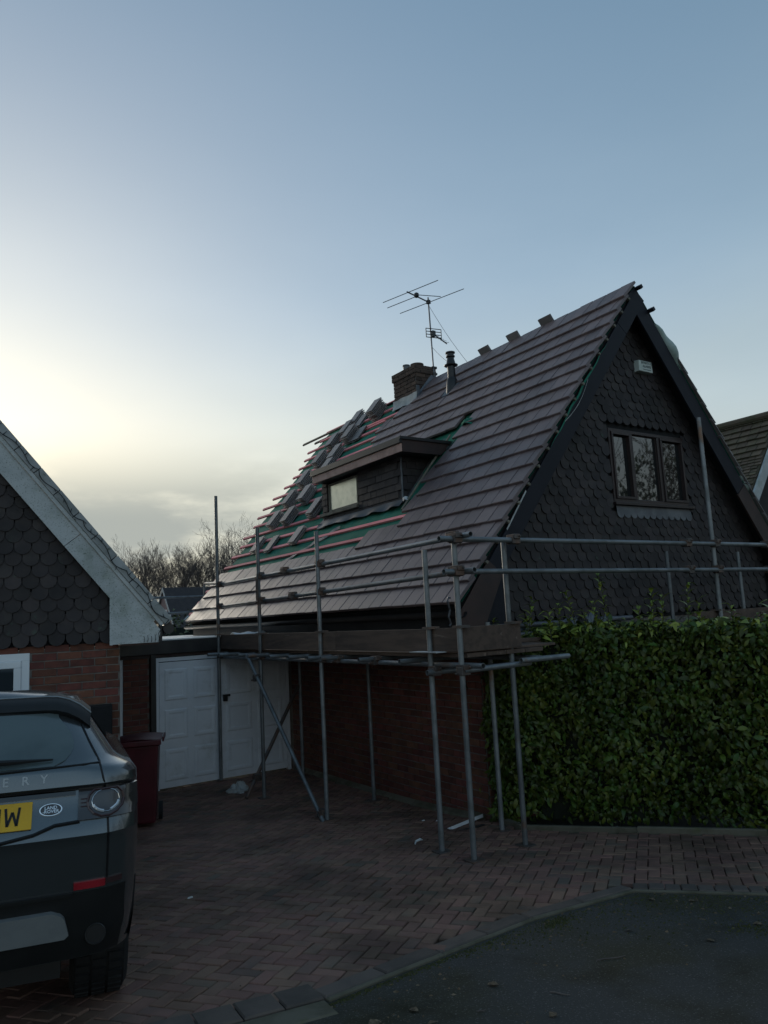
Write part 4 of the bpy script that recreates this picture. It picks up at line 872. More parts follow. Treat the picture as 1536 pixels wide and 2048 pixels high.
# spare tubes and flashing rolls on the gable deck
for i,(a,e,y,z,r_,lab) in enumerate(((5.0,7.3,5.72,1.96,.03,'upper grey tube lying on the gable scaffold above the hedge'),(4.9,6.4,5.82,1.925,.04,'thicker grey tube behind the upper one above the hedge'),(4.98,6.9,5.62,1.93,.024,'thin grey tube at the front of the gable deck'))):
    m=MB(); m.tube((a,y,z+r_+.05*(i==0)),(e,y+.03,z+r_+.05*(i==0)+.01),r_,10,hollow=.8); tag(m.build('spare_tube',ALU,None,HF,(a,y,z),smooth=True),lab,'tube','spare tubes on the gable scaffold')
for k in range(2): m=MB(); m.bb((4.95,5.5,1.842+.042*k),(7.4,5.9,1.88+.042*k)); m.build('deck_board',BOARD,sf,bev=.003)
m=MB(); m.grid(lambda i,j:Vector((6.15+.6*i,5.58+.2*j,1.96+.17*abs(math.sin(i*8+j*2))*(1-.5*j)+.03*math.sin(i*23+j*9))),18,8); tag(m.build('plastic_wrap',ALU,None,HF,(6.4,5.1,1.86)),'crumpled grey wrapping on the gable scaffold behind the hedge shoots','wrapping')
# ground clutter
m=MB(); a,e=Vector((4.66,6.10)),Vector((5.17,6.23)); za,ze=hgz(*a),hgz(*e); d=Vector((.11,-.02)); 
m.hexa([(a.x,a.y,za+.003),(a.x+.02,a.y-.05,za+.003),(e.x+.02,e.y-.05,ze+.03),(e.x,e.y,ze+.03)],[(a.x,a.y,za+.012),(a.x+.02,a.y-.05,za+.035),(e.x+.02,e.y-.05,ze+.065),(e.x,e.y,ze+.042)]); tag(m.build('metal_strip',UPVC,None,HF,(4.9,6.15,za)),'pale metal strip lying on the paving by the corner standards','strip')
m=MB(); m.bb((4.70,5.93,hgz(4.8,5.95)+.002),(5.0,5.965,hgz(4.8,5.95)+.012)); tag(m.build('dark_offcut',GUTT,None,HF,(4.85,5.95,.1)),'dark offcut lying in front of the pale metal strip','offcut')
m=MB(); z=hgz(4.14,5.85); m.path([(4.05,5.80,z+.012),(4.09,5.84,z+.02),(4.13,5.83,z+.03),(4.17,5.85,z+.014)],[.006,.01,.012,.006],6); tag(m.build('twisted_scrap',PAPER,None,HF,(4.1,5.83,z)),'twisted white scrap at the foot of the standard before the corner','scrap')
for x,y,s,lab in ((4.74,6.62,.018,'white fleck on the paving near the house wall'),(4.83,6.50,.012,'smaller white fleck right of the other by the wall'),(5.30,5.80,.03,'thin white shred on the paving before the hedge'),(1.9,5.62,.02,'white chip alone in the middle of the driveway'),(5.78,4.96,.025,'whitish shred lying under the hedge kerb')):
    z=hgz(x,y); m=MB(); m.hexa([(x-s,y-s*.4,z+.001),(x+s,y-s*.5,z+.001),(x+s*.8,y+s*.4,z+.001),(x-s*.7,y+s*.5,z+.001)],[(x-s*.9,y-s*.3,z+.008),(x+s*.9,y-s*.4,z+.012),(x+s*.6,y+s*.3,z+.01),(x-s*.6,y+s*.4,z+.006)]); tag(m.build('scrap',PAPER,None,HF,(x,y,z)),lab,'scrap','white scraps on the paving')
bag=MB(); br=random.Random(9)
def bagf(i,j):
    a=2*math.pi*i; t=j*math.pi/2; r_=.14*math.cos(t)*(1+.16*math.sin(a*3)+.10*math.sin(a*7+t*4)+br.uniform(-.08,.08)*(0<i<1)); return Vector((3.957+r_*math.cos(a),9.70+r_*.8*math.sin(a),.0+.10*math.sin(t)*(1+.3*math.sin(a*2+1)+.2*math.sin(a*5+t*6))))
bag.grid(bagf,18,7); tag(bag.build('plastic_bag',LLEAD,None,HF,(3.957,9.7,0)),'crumpled grey plastic bag on the paving before the garage door','bag')
# ------------------------------------------------------------------ laurel hedge
HL=[(.97,7.92),(1.28,7.66),(2.04,7.27),(2.72,7.12),(3.25,6.80),(4.3,6.3),(5.4,5.8)]
hr=random.Random(21); hp=[Vector((x,y,0)) for x,y in HL]
he=thing('hedge','dense green laurel hedge with pale shoots in front of the tiled gable','hedge',WF,(2.2,7.4,gz(7.4)))
cum=[0]
for a,e in zip(hp,hp[1:]): cum.append(cum[-1]+(e-a).length)
def along(t):
    d=t*cum[-1]
    for i in range(len(hp)-1):
        if d<=cum[i+1] or i==len(hp)-2:
            a,e=hp[i],hp[i+1]; u=(e-a).normalized(); return a+u*(d-cum[i]),u
TOP=1.95
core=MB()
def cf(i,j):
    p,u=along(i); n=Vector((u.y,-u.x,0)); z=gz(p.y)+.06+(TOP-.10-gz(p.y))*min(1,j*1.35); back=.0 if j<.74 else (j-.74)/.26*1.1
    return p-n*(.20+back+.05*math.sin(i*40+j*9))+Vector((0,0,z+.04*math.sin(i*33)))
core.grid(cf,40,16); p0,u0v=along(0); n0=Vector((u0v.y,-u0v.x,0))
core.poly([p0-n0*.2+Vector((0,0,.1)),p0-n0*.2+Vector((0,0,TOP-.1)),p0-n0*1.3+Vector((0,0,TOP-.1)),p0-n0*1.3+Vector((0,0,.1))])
core.build('shade_core',CORE,he)  # solid dark sheet added behind the leaves to block light
def leaf_mb(l=.1,w_=.05,curl=.12,fold=.28):
    m=MB(); st=[(0,.0),(.22,.72),(.5,1),(.78,.68),(1,.0)]
    for t,k in st:
        z=curl*l*(-(t-.3)**2*2.2); m.v+=[Vector((-w_*k/2,t*l,z+fold*w_*k/2)),Vector((0,t*l,z)),Vector((w_*k/2,t*l,z+fold*w_*k/2))]
    for i in range(4): a=i*3; m.f+= [(a,a+1,a+4,a+3),(a+1,a+2,a+5,a+4)]
    return m
LVS=[leaf_mb(.088,.042,.5,.25),leaf_mb(.075,.040,.9,.35),leaf_mb(.105,.046,.2,.2),leaf_mb(.06,.034,.7,.3)]
def leafM(p,out,droop,sc_):
    """leaf hangs from p; blade faces roughly `out`"""
    z=(out+Vector((hr.gauss(0,.5),hr.gauss(0,.5),hr.gauss(.2,.45)))).normalized(); y=(Vector((hr.gauss(0,.75),hr.gauss(0,.6),-droop+hr.gauss(0,.6)))); y=(y-z*y.dot(z)).normalized(); x=y.cross(z)
    M=axes(p,x,y,z); return M@Matrix.Scale(sc_,4)
items=[]; lightened=[]
for q in range(23000):
    t=hr.random()**1.35; p,u=along(t); n=Vector((u.y,-u.x,0)); bulge=.06*math.sin(t*31)+.05*math.sin(t*13+2)
    if hr.random()<.80:
        z0=gz(p.y)+.05; z=z0+(TOP+.02-z0)*hr.random()**.9; dep=abs(hr.gauss(0,.10))+.05*(z<z0+.3)
        bz_=.05*math.sin(z*7+t*29)+.035*math.sin(z*13-t*41)
        items.append((leafM(p+n*(bulge+bz_-dep)+Vector((0,0,z)),n,.75,hr.uniform(.48,1.08)),LVS[q%4]))
    else:
        dep=hr.random()*.75; z=TOP+.04*math.sin(t*37+dep*9)+hr.gauss(0,.03)
        (items if hr.random()<.55 else lightened).append((leafM(p+n*(bulge-dep)+Vector((0,0,z)),Vector((n.x*.4,n.y*.4,1)),-.25,hr.uniform(.7,1.2)),LVS[q%4]))
for q in range(500):                 # left end of the hedge
    p=p0-n0*hr.random()*.9-u0v*(hr.gauss(0,.09)-.03+.06*math.sin(q*.7))+Vector((0,0,.1+1.85*hr.random()*.98)); items.append((leafM(p,-u0v,.7,hr.uniform(.75,1.15)),LVS[q%4]))
def best300(items,name,par,m,fname,limit=300):
    sc_=sorted(range(len(items)),key=lambda i:-vis(items[i][0].translation)*items[i][0].to_scale().x*(1 if abs((items[i][0].to_3x3()@Vector((0,0,1))).normalized().dot((items[i][0].translation-CP).normalized()))>.5 else .5))
    keep=set(sc_[:limit]); cache={}; rest=MB()
    for i,(M,mb) in enumerate(items):
        if i in keep:
            if id(mb) not in cache: cache[id(mb)]=mb.mesh(name,m,smooth=80)
            inst(name,cache[id(mb)],par,M)
        else: rest.add(mb,M)
    o=rest.build(fname,m,par,smooth=80,stuff=True)
best300(items,'leaf',he,LEAF,'foliage')
ym=MB()
for M_,mb_ in lightened: ym.add(mb_,M_)
ym.build('lightened_top_foliage',SHOOT,he,smooth=80,stuff=True)  # top leaves given a lighter colour to imitate light falling on the hedge top
# upright shoots on top
for q,(x,dy,hh) in enumerate(((1.12,.05,.10),(1.45,.25,.26),(1.40,.10,.12),(1.75,.3,.20),(1.95,.12,.13),(2.18,.2,.42),(2.05,.1,.2),(2.45,.2,.15),(2.52,.1,.28),(2.62,.1,.22),(2.85,.15,.30),(2.92,.05,.18),(3.2,.1,.12),(1.62,.05,.14),(3.45,.12,.14),(1.88,.22,.30))):
    y=kerb=None
    for a,e in zip(HL,HL[1:]):
        if a[0]<=x<=e[0]: y=a[1]+(e[1]-a[1])*(x-a[0])/(e[0]-a[0])
    b0=Vector((x,y+dy,TOP-.08)); lean=Vector((hr.gauss(0,.08),hr.gauss(0,.08),1)); tip=b0+lean*(hh*1.25+.14)
    st=MB(); st.path([b0,b0+(tip-b0)*.5+Vector((hr.gauss(0,.012),0,0)),tip],[.005,.004,.002],5); sh=st.build('shoot',STEM,he)
    lm=MB(); nl=int(7+hh*26)
    for i in range(nl):
        t=.25+.75*i/nl; a=i*2.4+hr.random(); o=Vector((math.cos(a),math.sin(a),.9+hr.gauss(0,.2))).normalized(); z=Vector((-math.cos(a)*.7,-math.sin(a)*.7,.7)); y_=(o-z*o.dot(z)*.3).normalized(); x_=y_.cross(z).normalized(); z=x_.cross(y_)
        lm.add(LVS[i%4],axes(b0+(tip-b0)*t,x_,y_,z)@Matrix.Scale(hr.uniform(.75,1.2),4))
    lm.build('shoot_leaves',SHOOT,sh,smooth=80,stuff=True)
# ------------------------------------------------------------------ parked car (rear three quarters in the frame)
hh=Vector((-math.sin(NA),math.cos(NA),-.077*math.cos(NA))).normalized(); rr_=Vector((math.cos(NA),math.sin(NA),-.077*math.sin(NA))); rr_=(rr_-hh*rr_.dot(hh)).normalized(); uu=rr_.cross(hh)
CF=axes((-2.044,2.985,.46),rr_,hh,uu)
car=thing('parked_car','dark grey metallic off-roader parked nose-in before the brick wall, seen from behind','car',CF,(0,0,0))
def interp(x,xs,ys):
    if x<=xs[0]: return ys[0]
    for (a,b),(c,d) in zip(zip(xs,ys),zip(xs[1:],ys[1:])):
        if x<=c: return b+(d-b)*(x-a)/(c-a)
    return ys[-1]
def cprof(z): return interp(z,[.28,.45,.6,.75,.875,.90,.95,1.0,1.085,1.105,1.18,1.20,1.35,1.5,1.56],[.22,.13,.085,.05,.018,.004,.02,.05,.075,.045,.06,.085,.20,.33,.42])
def cW(z): return interp(z,[.28,.5,.8,1.0,1.10,1.14,1.165,1.185,1.21,1.40,1.49,1.53],[.93,.965,.975,.972,.968,.965,.945,.905,.868,.742,.69,.50])
def cyr(x,z,r=.20):
    w_=cW(z); ax=min(abs(x),w_); c=max(0,ax-(w_-r)); return cprof(z)+.05*(ax/w_)**2+r-math.sqrt(max(r*r-c*c,0))
def cP(x,z,off=0):
    p=Vector((x,cyr(x,z),z))
    if off:
        e=.004; xx=min(max(x,-cW(z)+.006),cW(z)-.006)
        dx=Vector((2*e,cyr(xx+e,z)-cyr(xx-e,z),0)); dz=Vector((0,cyr(xx,z+e)-cyr(xx,z-e),2*e)); n=dx.cross(dz).normalized(); p+=n*off
    return p
def cYf(z): return interp(z,[.28,.5,.8,.93,1.0,1.02,1.49,1.53],[4.25,4.38,4.40,4.32,4.15,3.30,2.35,2.1])
b=MB(); zs=[.375,.40,.45,.6,.75,.85,.875,.89,.90,.912,.95,1.0,1.05,1.085,1.105,1.12,1.14,1.155,1.165,1.175,1.185,1.2,1.22,1.3,1.38,1.44,1.48,1.49,1.51,1.53]
nr=34
def contour(z):
    w_=cW(z); pts=[]
    for i in range(nr+1):
        a=math.pi*(i/nr-.5); x=w_*(.45*math.sin(a)+.55*(2*i/nr-1)) if 0 else w_*math.sin(a*.98)/math.sin(math.pi*.49); pts.append(Vector((x,cyr(x,z),z)))
    yb,yf=pts[-1].y,cYf(z)
    sd=[Vector((w_,yb+(yf-.35-yb)*t,z)) for t in (.12,.25,.4,.55,.7,.85,1)]
    fr_=[Vector((w_*math.cos(a),yf-.35+.35*math.sin(a),z)) for a in [math.pi*t for t in (.12,.25,.38,.5,.62,.75,.88)]]
    return pts+sd+fr_+[Vector((-p.x,p.y,z)) for p in sd[::-1]]
cs=[contour(z) for z in zs]; k=len(cs[0]); b.v=[p for c in cs for p in c]
for i in range(len(cs)-1):
    for j in range(k): l=(j+1)%k; b.f.append((i*k+j,i*k+l,(i+1)*k+l,(i+1)*k+j))
b.f.append(tuple(range((len(cs)-1)*k,len(cs)*k))); b.f.append(tuple(range(k-1,-1,-1)))
body=b.build('body',PAINT,car,smooth=28)
def patch(nm,xl,xr,z0,z1,off,m,nx=14,nz=8,par=None,back=.0):
    b=MB(); fl=xl if callable(xl) else (lambda z:xl); fr_=xr if callable(xr) else (lambda z:xr)
    def fn(i,j): z=z0+(z1-z0)*j; x=fl(z)+(fr_(z)-fl(z))*i; return cP(x,z,off)
    b.grid(fn,nx,nz)
    # rim back to the body so that the panel has thickness
    ed=[(i/nx,0) for i in range(nx+1)]+[(1,j/nz) for j in range(1,nz+1)]+[(i/nx,1) for i in range(nx-1,-1,-1)]+[(0,j/nz) for j in range(nz-1,0,-1)]
    n0=len(b.v)
    for i,j in ed: z=z0+(z1-z0)*j; x=fl(z)+(fr_(z)-fl(z))*i; b.v+=[cP(x,z,off),cP(x,z,-.01)]
    for q in range(len(ed)): a=n0+2*q; c=n0+2*((q+1)%len(ed)); b.f.append((a,c,c+1,a+1))
    return b.build(nm,m,par or car,smooth=35)
gr=lambda z:interp(z,[1.188,1.20,1.22,1.27,1.33,1.40],[.60,.635,.662,.688,.665,.606])
patch('rear_window',lambda z:-gr(z),gr,1.19,1.415,.004,RGLASS,24,10)
def seam(pts,r,nm='seam',m=BLK,off=.0005,par=None,sub=6):
    q=[]
    for (a,c),(e,f) in zip(pts,pts[1:]):
        for i in range(sub): t=i/sub; q.append(cP(a+(e-a)*t,c+(f-c)*t,off))
    q.append(cP(*pts[-1],off)); b=MB(); b.path(q,r,6); return b.build(nm,m,par or car)
for sg in (1,-1):
    seam([(sg*.70,1.385),(sg*.745,1.29),(sg*.795,1.197),(sg*.82,1.10),(sg*.835,.976),(sg*.84,.90),(sg*.84,.68)],.0045)
    seam([(sg*.835,1.10),(sg*.93,1.092),(sg*.963,1.07)],.004)
seam([(-.795,1.19),(-.4,1.182),(0,1.18),(.4,1.182),(.795,1.19)],.0055)
seam([(-.82,1.095),(-.4,1.092),(.1,1.09),(.5,1.093),(.82,1.10)],.006)
seam([(-.72,.957),(-.62,.952),(-.54,.925),(-.42,.908),(0,.902),(.42,.908),(.54,.925),(.62,.952),(.72,.957)],.0085)
patch('recess_shadow_strip',-.70,.70,1.062,1.088,.010,GLOSS,20,3)  # dark strip painted in for the shadow at the top of the plate recess
# spoiler
b=MB(); sec=[(.66,1.515),(.45,1.507),(.335,1.492),(.285,1.462),(.268,1.432),(.30,1.408),(.40,1.412),(.55,1.46)]
def spf(i,j):
    x=-.752+1.504*i; y,z=sec[min(int(round(j*(len(sec)-1))),len(sec)-1)]; e=max(0,abs(x)-.56)/.19; return Vector((x,y+.05*e*e,z-.085*e**2.2-.0*j))
b.grid(spf,30,len(sec)-1); b.build('spoiler',PLAS,car,smooth=50)
b=MB(); b.path([Vector((-.752+1.504*i/30,.338+.05*(max(0,abs(-.752+1.504*i/30)-.56)/.19)**2,1.4935-.085*(max(0,abs(-.752+1.504*i/30)-.56)/.19)**2.2)) for i in range(31)],.0045,6); b.build('spoiler_highlight',SKID,car)  # silver line painted in for sky light caught along the top edge
# lamps
for sg in (1,-1):
    S=lambda v:v*sg
    a,c=(.712,lambda z:cW(z)-.012-.02*max(0,(.99-z)/.04))
    lp=patch('tail_lamp',(lambda z:-(cW(z)-.012)) if sg<0 else .712,(-.712) if sg<0 else c,.958,1.088,.012,LENS,18,8)
    def arc(a0,a1,r_,tk,m,nm,cx=.822,cz=1.027,o=.013):
        q=[]
        for i in range(15):
            t=rad(a0+(a1-a0)*i/14); q.append(cP(sg*(cx+r_*.92*math.cos(t)),cz+r_*.80*math.sin(t),o))
        b=MB(); b.path(q,tk,6); b.build(nm,m,lp)
    arc(0,360,.080,.006,DRED,'lamp_ring'); arc(0,360,.060,.0018,CHROME,'lamp_ring'); arc(196,262,.056,.0065,CLEAR,'lamp_ring',o=.014); arc(292,350,.056,.0065,CLEAR,'lamp_ring',o=.014)
    for zc in (1.012,1.027,1.042): seam([(sg*.722,zc),(sg*.75,zc)],.003,'lamp_rib',DRED,.013,lp,3)
    patch('lamp_segment',(lambda z:sg*.905) if sg>0 else -.945,.945 if sg>0 else -.905,1.04,1.08,.0135,LENS,6,3,lp)
    patch('reflector',.705 if sg>0 else -.83,.83 if sg>0 else -.705,.676,.706,.010,REDL,6,2); patch('reflector_end',.832 if sg>0 else -.90,.90 if sg>0 else -.832,.682,.706,.008,DRED,5,2)
patch('lower_bumper',lambda z:-cW(z)+.0005,lambda z:cW(z)-.0005,.38,.664,.004,PLAS,34,8)
patch('bumper_crease',-.70,.70,.655,.668,.016,PLAS,20,2)
sk=lambda z:interp(z,[.485,.50,.57,.592,.602],[.672,.69,.672,.65,.62])
patch('skid_plate',lambda z:-sk(z),sk,.486,.602,.030,SKID,22,8)
b=MB(); e=cP(.80,.475,0); q=[e+Vector((.040*math.cos(t*math.pi/10),-.018,.040*math.sin(t*math.pi/10))) for t in range(21)]; b.path(q,.0035,6); ex=b.build('exhaust',GUTT,car,smooth=True)
b=MB(); b.lathe([(.040,0),(.040,.016),(.037,.017)],18,e,Matrix.Rotation(math.pi/2,3,'X')); b.build('exhaust_bore',BLK,ex)
for sg in (1,-1):
    b=MB(); b.grid(lambda i,j:Vector((sg*(cW(.385+.255*j)+.004),.34+3.7*i,.385+.255*j)),8,3); b.build('side_cladding',PLAS,car)
# number plate, badge, letters, wiper
def surfM(x,z,off=.004):
    e=.01; o=cP(x,z,off); X=(cP(x+e,z,off)-cP(x-e,z,off)).normalized(); Z=(cP(x,z+e,off)-cP(x,z-e,off)).normalized(); n=X.cross(Z).normalized(); Y=n.cross(X); return axes(o,X,Y,n)
b=MB(); Mp=surfM(.27,.998,.010); b.hexa([Mp@Vector((x,y,-.004)) for x,y in ((-.26,-.058),(.26,-.058),(.26,.058),(-.26,.058))],[Mp@Vector((x,y,.004)) for x,y in ((-.26,-.058),(.26,-.058),(.26,.058),(-.26,.058))]); pl=b.build('number_plate',YPLATE,car,bev=.002)
def lstroke(segs,m,par,nm,M,t=.0068):
    b=MB()
    for (x0,y0,x1,y1) in segs:
        p,q=Vector((x0,y0)),Vector((x1,y1)); d=(q-p).normalized()*t; n=Vector((-d.y,d.x)); L_=[p-n,q-n,q+n,p+n]
        b.hexa([M@Vector((v.x,v.y,0)) for v in L_],[M@Vector((v.x,v.y,.0012)) for v in L_])
    b.build(nm,m,par)
Mw=Mp@Matrix.Translation((.184,0,.0045)); lstroke([(-.027,.038,-.018,-.038),(-.018,-.038,0,.02),(0,.02,.018,-.038),(.018,-.038,.027,.038)],BLK,pl,'letter',Mw,.005)
Mw=Mp@Matrix.Translation((.110,0,.0045)); lstroke([(-.024,-.038,-.024,.038),(-.024,.038,0,-.014),(0,-.014,.024,.038),(.024,.038,.024,-.038)],BLK,pl,'letter',Mw,.005)
for ch_,x in zip('DISCOVERY',[.42-.0765*(6-i) if i<=6 else (.42,.497,.57)[i-6] for i in range(9)]):
    text(ch_,surfM(x,1.142,.002),.050,SKID,body,'letter',.0015,.0008)
Mb=surfM(.602,1.014,.006)
b=MB(); ell=lambda r_:[(r_*.046*math.cos(t*math.pi/12),r_*.0255*math.sin(t*math.pi/12)) for t in range(24)]
b.hexa([Mb@Vector((x,y,-.006)) for x,y in ell(1)],[Mb@Vector((x,y,.003)) for x,y in ell(1)]); bd=b.build('badge',CHROME,car)
b=MB(); b.hexa([Mb@Vector((x,y,.0)) for x,y in ell(.90)],[Mb@Vector((x,y,.0042)) for x,y in ell(.90)]); b.build('badge_face',GLOSS,bd)
text('LAND',Mb@Matrix.Translation((.0,.007,.0045)),.019,CHROME,bd,'lettering',.0004); text('-ROVER',Mb@Matrix.Translation((0,-.008,.0045)),.019,CHROME,bd,'lettering',.0004)
b=MB(); b.path([cP(-.05,1.225,.02),cP(.2,1.215,.022),cP(.42,1.21,.022),cP(.60,1.212,.014)],[.014,.013,.012,.004],6); b.build('wiper',PLAS,car,smooth=True)
# side glass, mirrors, wheels
for sg in (1,-1):
    b=MB(); b.poly([(sg*(cW(1.23)+.003),.75,1.23),(sg*(cW(1.23)+.003),2.75,1.23),(sg*(cW(1.42)+.003),2.3,1.42),(sg*(cW(1.42)+.003),.85,1.42)]); b.build('side_window',GLASS,car)
    b=MB(); b.box((sg*1.0,2.75,.93),(.14,.10,.12)); b.build('door_mirror',GLOSS,car,bev=.03)
    for y in (.92,3.55):
        Mx=Matrix.Rotation(math.pi/2,3,'Y')
        b=MB(); b.lathe([(.20,-.135),(.30,-.135),(.335,-.115),(.345,-.07),(.345,.07),(.335,.115),(.30,.135),(.20,.135)],32,(sg*.83,y,.345),Mx); wh=b.build('wheel',RUBB,car,smooth=35)
        b=MB(); b.lathe([(.05,-.10),(.20,-.10),(.215,-.134),(.235,-.134),(.235,.134),(.215,.134),(.20,.10),(.05,.10)],24,(sg*.83,y,.345),Mx); b.build('rim',ALU,wh,smooth=35)
        g=MB()
        for i in range(44):
            a=2*math.pi*i/44
            for o,sh in ((-.075,.0),(.0,.5),(.075,.0)):
                aa=a+sh*2*math.pi/44; c=Vector((sg*.83+o,y+.347*math.cos(aa),.345+.347*math.sin(aa))); g.box(c,(.062,.032,.012),Matrix.Rotation(aa-math.pi/2,3,'X'))
        g.build('tread',RUBB,wh,stuff=True)
b=MB(); b.bb((-.66,.35,.26),(.66,4.0,.40)); b.build('underbody',BLK,car)
# ------------------------------------------------------------------ background
def tree_mb(seed,h=13,spread=.5,depth=6,r0=.17,thin=.012,first=.28,kids=(2,3),up=.35):
    q=random.Random(seed); tr,cr2=MB(),MB()
    def grow(p,d,L,r,lv):
        n=3 if lv<3 else 2; pts=[p]; dd=d.copy()
        for i in range(n): dd=(dd+Vector((q.gauss(0,.12),q.gauss(0,.12),up*.25))).normalized(); pts.append(pts[-1]+dd*L/n)
        m=tr if lv<2 else cr2
        m.path(pts,[max(thin,r*(1-.45*i/n)) for i in range(n+1)],5 if lv<2 else 3)
        if lv>=depth: return
        k=q.randint(*kids)+(lv<3)
        for i in range(k):
            t=(.55+.45*(i+q.random())/k) if lv==0 else .35+.65*(i+q.random())/k; b_=pts[min(int(t*n),n-1)].lerp(pts[min(int(t*n)+1,n)],t*n-int(t*n) if t<1 else 1)
            a=dd.orthogonal().normalized(); a=Matrix.Rotation(q.uniform(0,6.28),3,dd)@a; nd=(dd*(1-spread*q.uniform(.6,1.1))+a*spread*q.uniform(.7,1.2)+Vector((0,0,up*.3))).normalized()
            grow(b_,nd,L*q.uniform(.55,.78),max(thin,r*.58),lv+1)
    grow(Vector((0,0,-.3)),Vector((q.gauss(0,.05),q.gauss(0,.05),1)).normalized(),h*.55,r0,0); return tr,cr2
def norm_tree(seed,h,**k):
    t,c=tree_mb(seed,h,**k); top=max(v.z for v in c.v); f=h/top
    for m in (t,c): m.v=[Vector((v.x*f,v.y*f,v.z*f)) for v in m.v]
    return t.mesh('trunk',BARK),c.mesh('crown',BARK)
VAR=[norm_tree(s,13,spread=.46,up=.45,thin=.0125,kids=(2,3)) for s in (1,2,4,5,8,9)]
tq=random.Random(17)
spots=[]
for i in range(40):
    px=212+10.8*i+tq.uniform(-5,5); y=tq.choice((86,92,98,105))+tq.uniform(-2,2); spots.append((px,y))
kinds=['multi-stemmed bare tree','slim bare tree','broad bare tree','leaning bare tree','dense twiggy bare tree','tall bare tree']
for i,(px,y) in enumerate(spots):
    x=(px-768)/1480*y; v=i%6; s=tq.uniform(.86,1.07)
    if i in (2,5,14): s*=1.06
    t=thing('bare_tree',f'{kinds[v]} in the wood behind the roofs','tree',WF,(x,y,0),'bare trees in the wood beyond the houses')
    t['label']='leafless winter tree in the wood on the skyline between the two houses'
    for nm,me in zip(('trunk','crown'),VAR[v]):
        o=inst(nm,me,None,ident()); o.parent=t; o.matrix_basis=Matrix.Rotation(tq.uniform(0,6.28),4,'Z') if nm=='trunk' else o.matrix_basis
        if nm=='trunk': rz_=o.matrix_basis.copy()
        else: o.matrix_basis=rz_
        o.matrix_basis=Matrix.Scale(s,4)@o.matrix_basis
TT=norm_tree(31,13.2,spread=.6,up=.45,thin=.009,r0=.13)
tt=thing('bare_tree','fine pale bare tree rising above the wood beside the roof edge','tree',WF,((497-768)/1480*70,70,0),'bare trees in the wood beyond the houses')
for nm,me in zip(('trunk','crown'),TT): o=inst(nm,me,None,ident()); o.parent=tt; o.matrix_basis=ident()
# undergrowth below the wood
b=MB(); ur=random.Random(4)
b.grid(lambda i,j:Vector((-48+50*i,82+34*j,(1.3+.9*math.sin(i*37)*math.sin(i*91+j*5)+.8*math.sin(i*171+j*13))*math.sin(math.pi*(.12+.8*j)))),120,8); tag(b.build('undergrowth',mat('undergrowth',(.032,.034,.024),(.045,.04,.03),rough=1,sc=1.2,var=0,bump=.5,bsc=8)),kind='stuff')
# far A-frame house
DBR=mat('far red brick',(.27,.185,.18),(.21,.145,.14),rough=.9,sc=3,var=.1)
phi=rad(36); DF=Matrix.Translation((-21.1,70,0))@Matrix.Rotation(phi,4,'Z')     # x along its ridge, y across
dh=thing('far_house','distant steep roofed house with a white gable window below the bare trees','house',DF,(4,0,0))
za,hb_=5.9,3.35; zb=za-hb_*1.24
for sg in (1,-1):
    m=MB(); m.hexa([(-.15,0,za),(9,0,za),(9,sg*hb_,zb),(-.15,sg*hb_,zb)],[(-.15,0,za+.09),(9,0,za+.09),(9,sg*hb_,zb+.09),(-.15,sg*hb_,zb+.09)]); m.build('roof',DTILE,dh)
    m=MB(); m.hexa([(-.2,0,za-.22),(-.2,0,za+.1),(-.2,sg*(hb_+.1),zb-.02),(-.2,sg*(hb_+.1),zb-.34)],[(-.14,0,za-.22),(-.14,0,za+.1),(-.14,sg*(hb_+.1),zb-.02),(-.14,sg*(hb_+.1),zb-.34)]); m.build('barge_board',mat('far white board',(.5,.47,.45),(.4,.38,.37)),dh)
m=MB(); m.hexa([(0,-hb_,-.2),(0,hb_,-.2),(0,hb_,zb),(0,0,za),(0,-hb_,zb)],[(.2,-hb_,-.2),(.2,hb_,-.2),(.2,hb_,zb),(.2,0,za),(.2,-hb_,zb)]); m.build('gable_wall',DBR,dh)
m=MB(); m.bb((-.06,-.75,2.5),(.02,.75,3.9)); fw_=m.build('window',UPVC,dh)
for i in range(3): m=MB(); y=-.62+.44*i; m.bb((-.09,y,2.65),(-.05,y+.36,3.75)); m.build('pane',GLASS,fw_)
# nearer tiled roof with a skylight
m=MB(); A_,B_,C_,D_=Vector((-10.9,40,2.5)),Vector((-3,38.6,2.5)),Vector((-2,42.6,4.9)),Vector((-9.5,43,4.6))
sr_=thing('skylight_house','brown tiled roof with a long white skylight left of the scaffolded house','house',WF,(-8,42,0))
m.hexa([p-Vector((0,0,.15)) for p in (A_,B_,C_,D_)],[A_,B_,C_,D_]); rf=m.build('roof',MTILE,sr_)
n_=(B_-A_).cross(D_-A_).normalized()
def SP(a,c,h=.0): p=A_.lerp(B_,a).lerp(D_.lerp(C_,a),c); return p+n_*h
rows=MB()
for i in range(14):
    c=i/14; rows.hexa([SP(0,c,.0),SP(1,c,.0),SP(1,c+.07,.0),SP(0,c+.07,.0)],[SP(-.004,c,.07),SP(1,c,.07),SP(1,c+.07,.015),SP(-.004,c+.07,.015)])
rows.build('tile_courses',MTILE,rf,stuff=True)
m=MB(); m.hexa([SP(-.012,0,.0),SP(.0,0,.0),SP(.0,1,.0),SP(-.012,1,.0)],[SP(-.012,0,.12),SP(.0,0,.12),SP(.0,1,.12),SP(-.012,1,.12)]); m.build('verge',VERGE,sr_)
m=MB(); m.hexa([SP(.085,.30,.05),SP(.115,.30,.05),SP(.115,.62,.05),SP(.085,.62,.05)],[SP(.085,.30,.2),SP(.115,.30,.2),SP(.115,.62,.2),SP(.085,.62,.2)]); m.build('skylight',UPVC,sr_)
m=MB(); m.bb((-10.2,40.6,-.1),(-3,43,2.5)); m.build('wall',DBR,sr_)
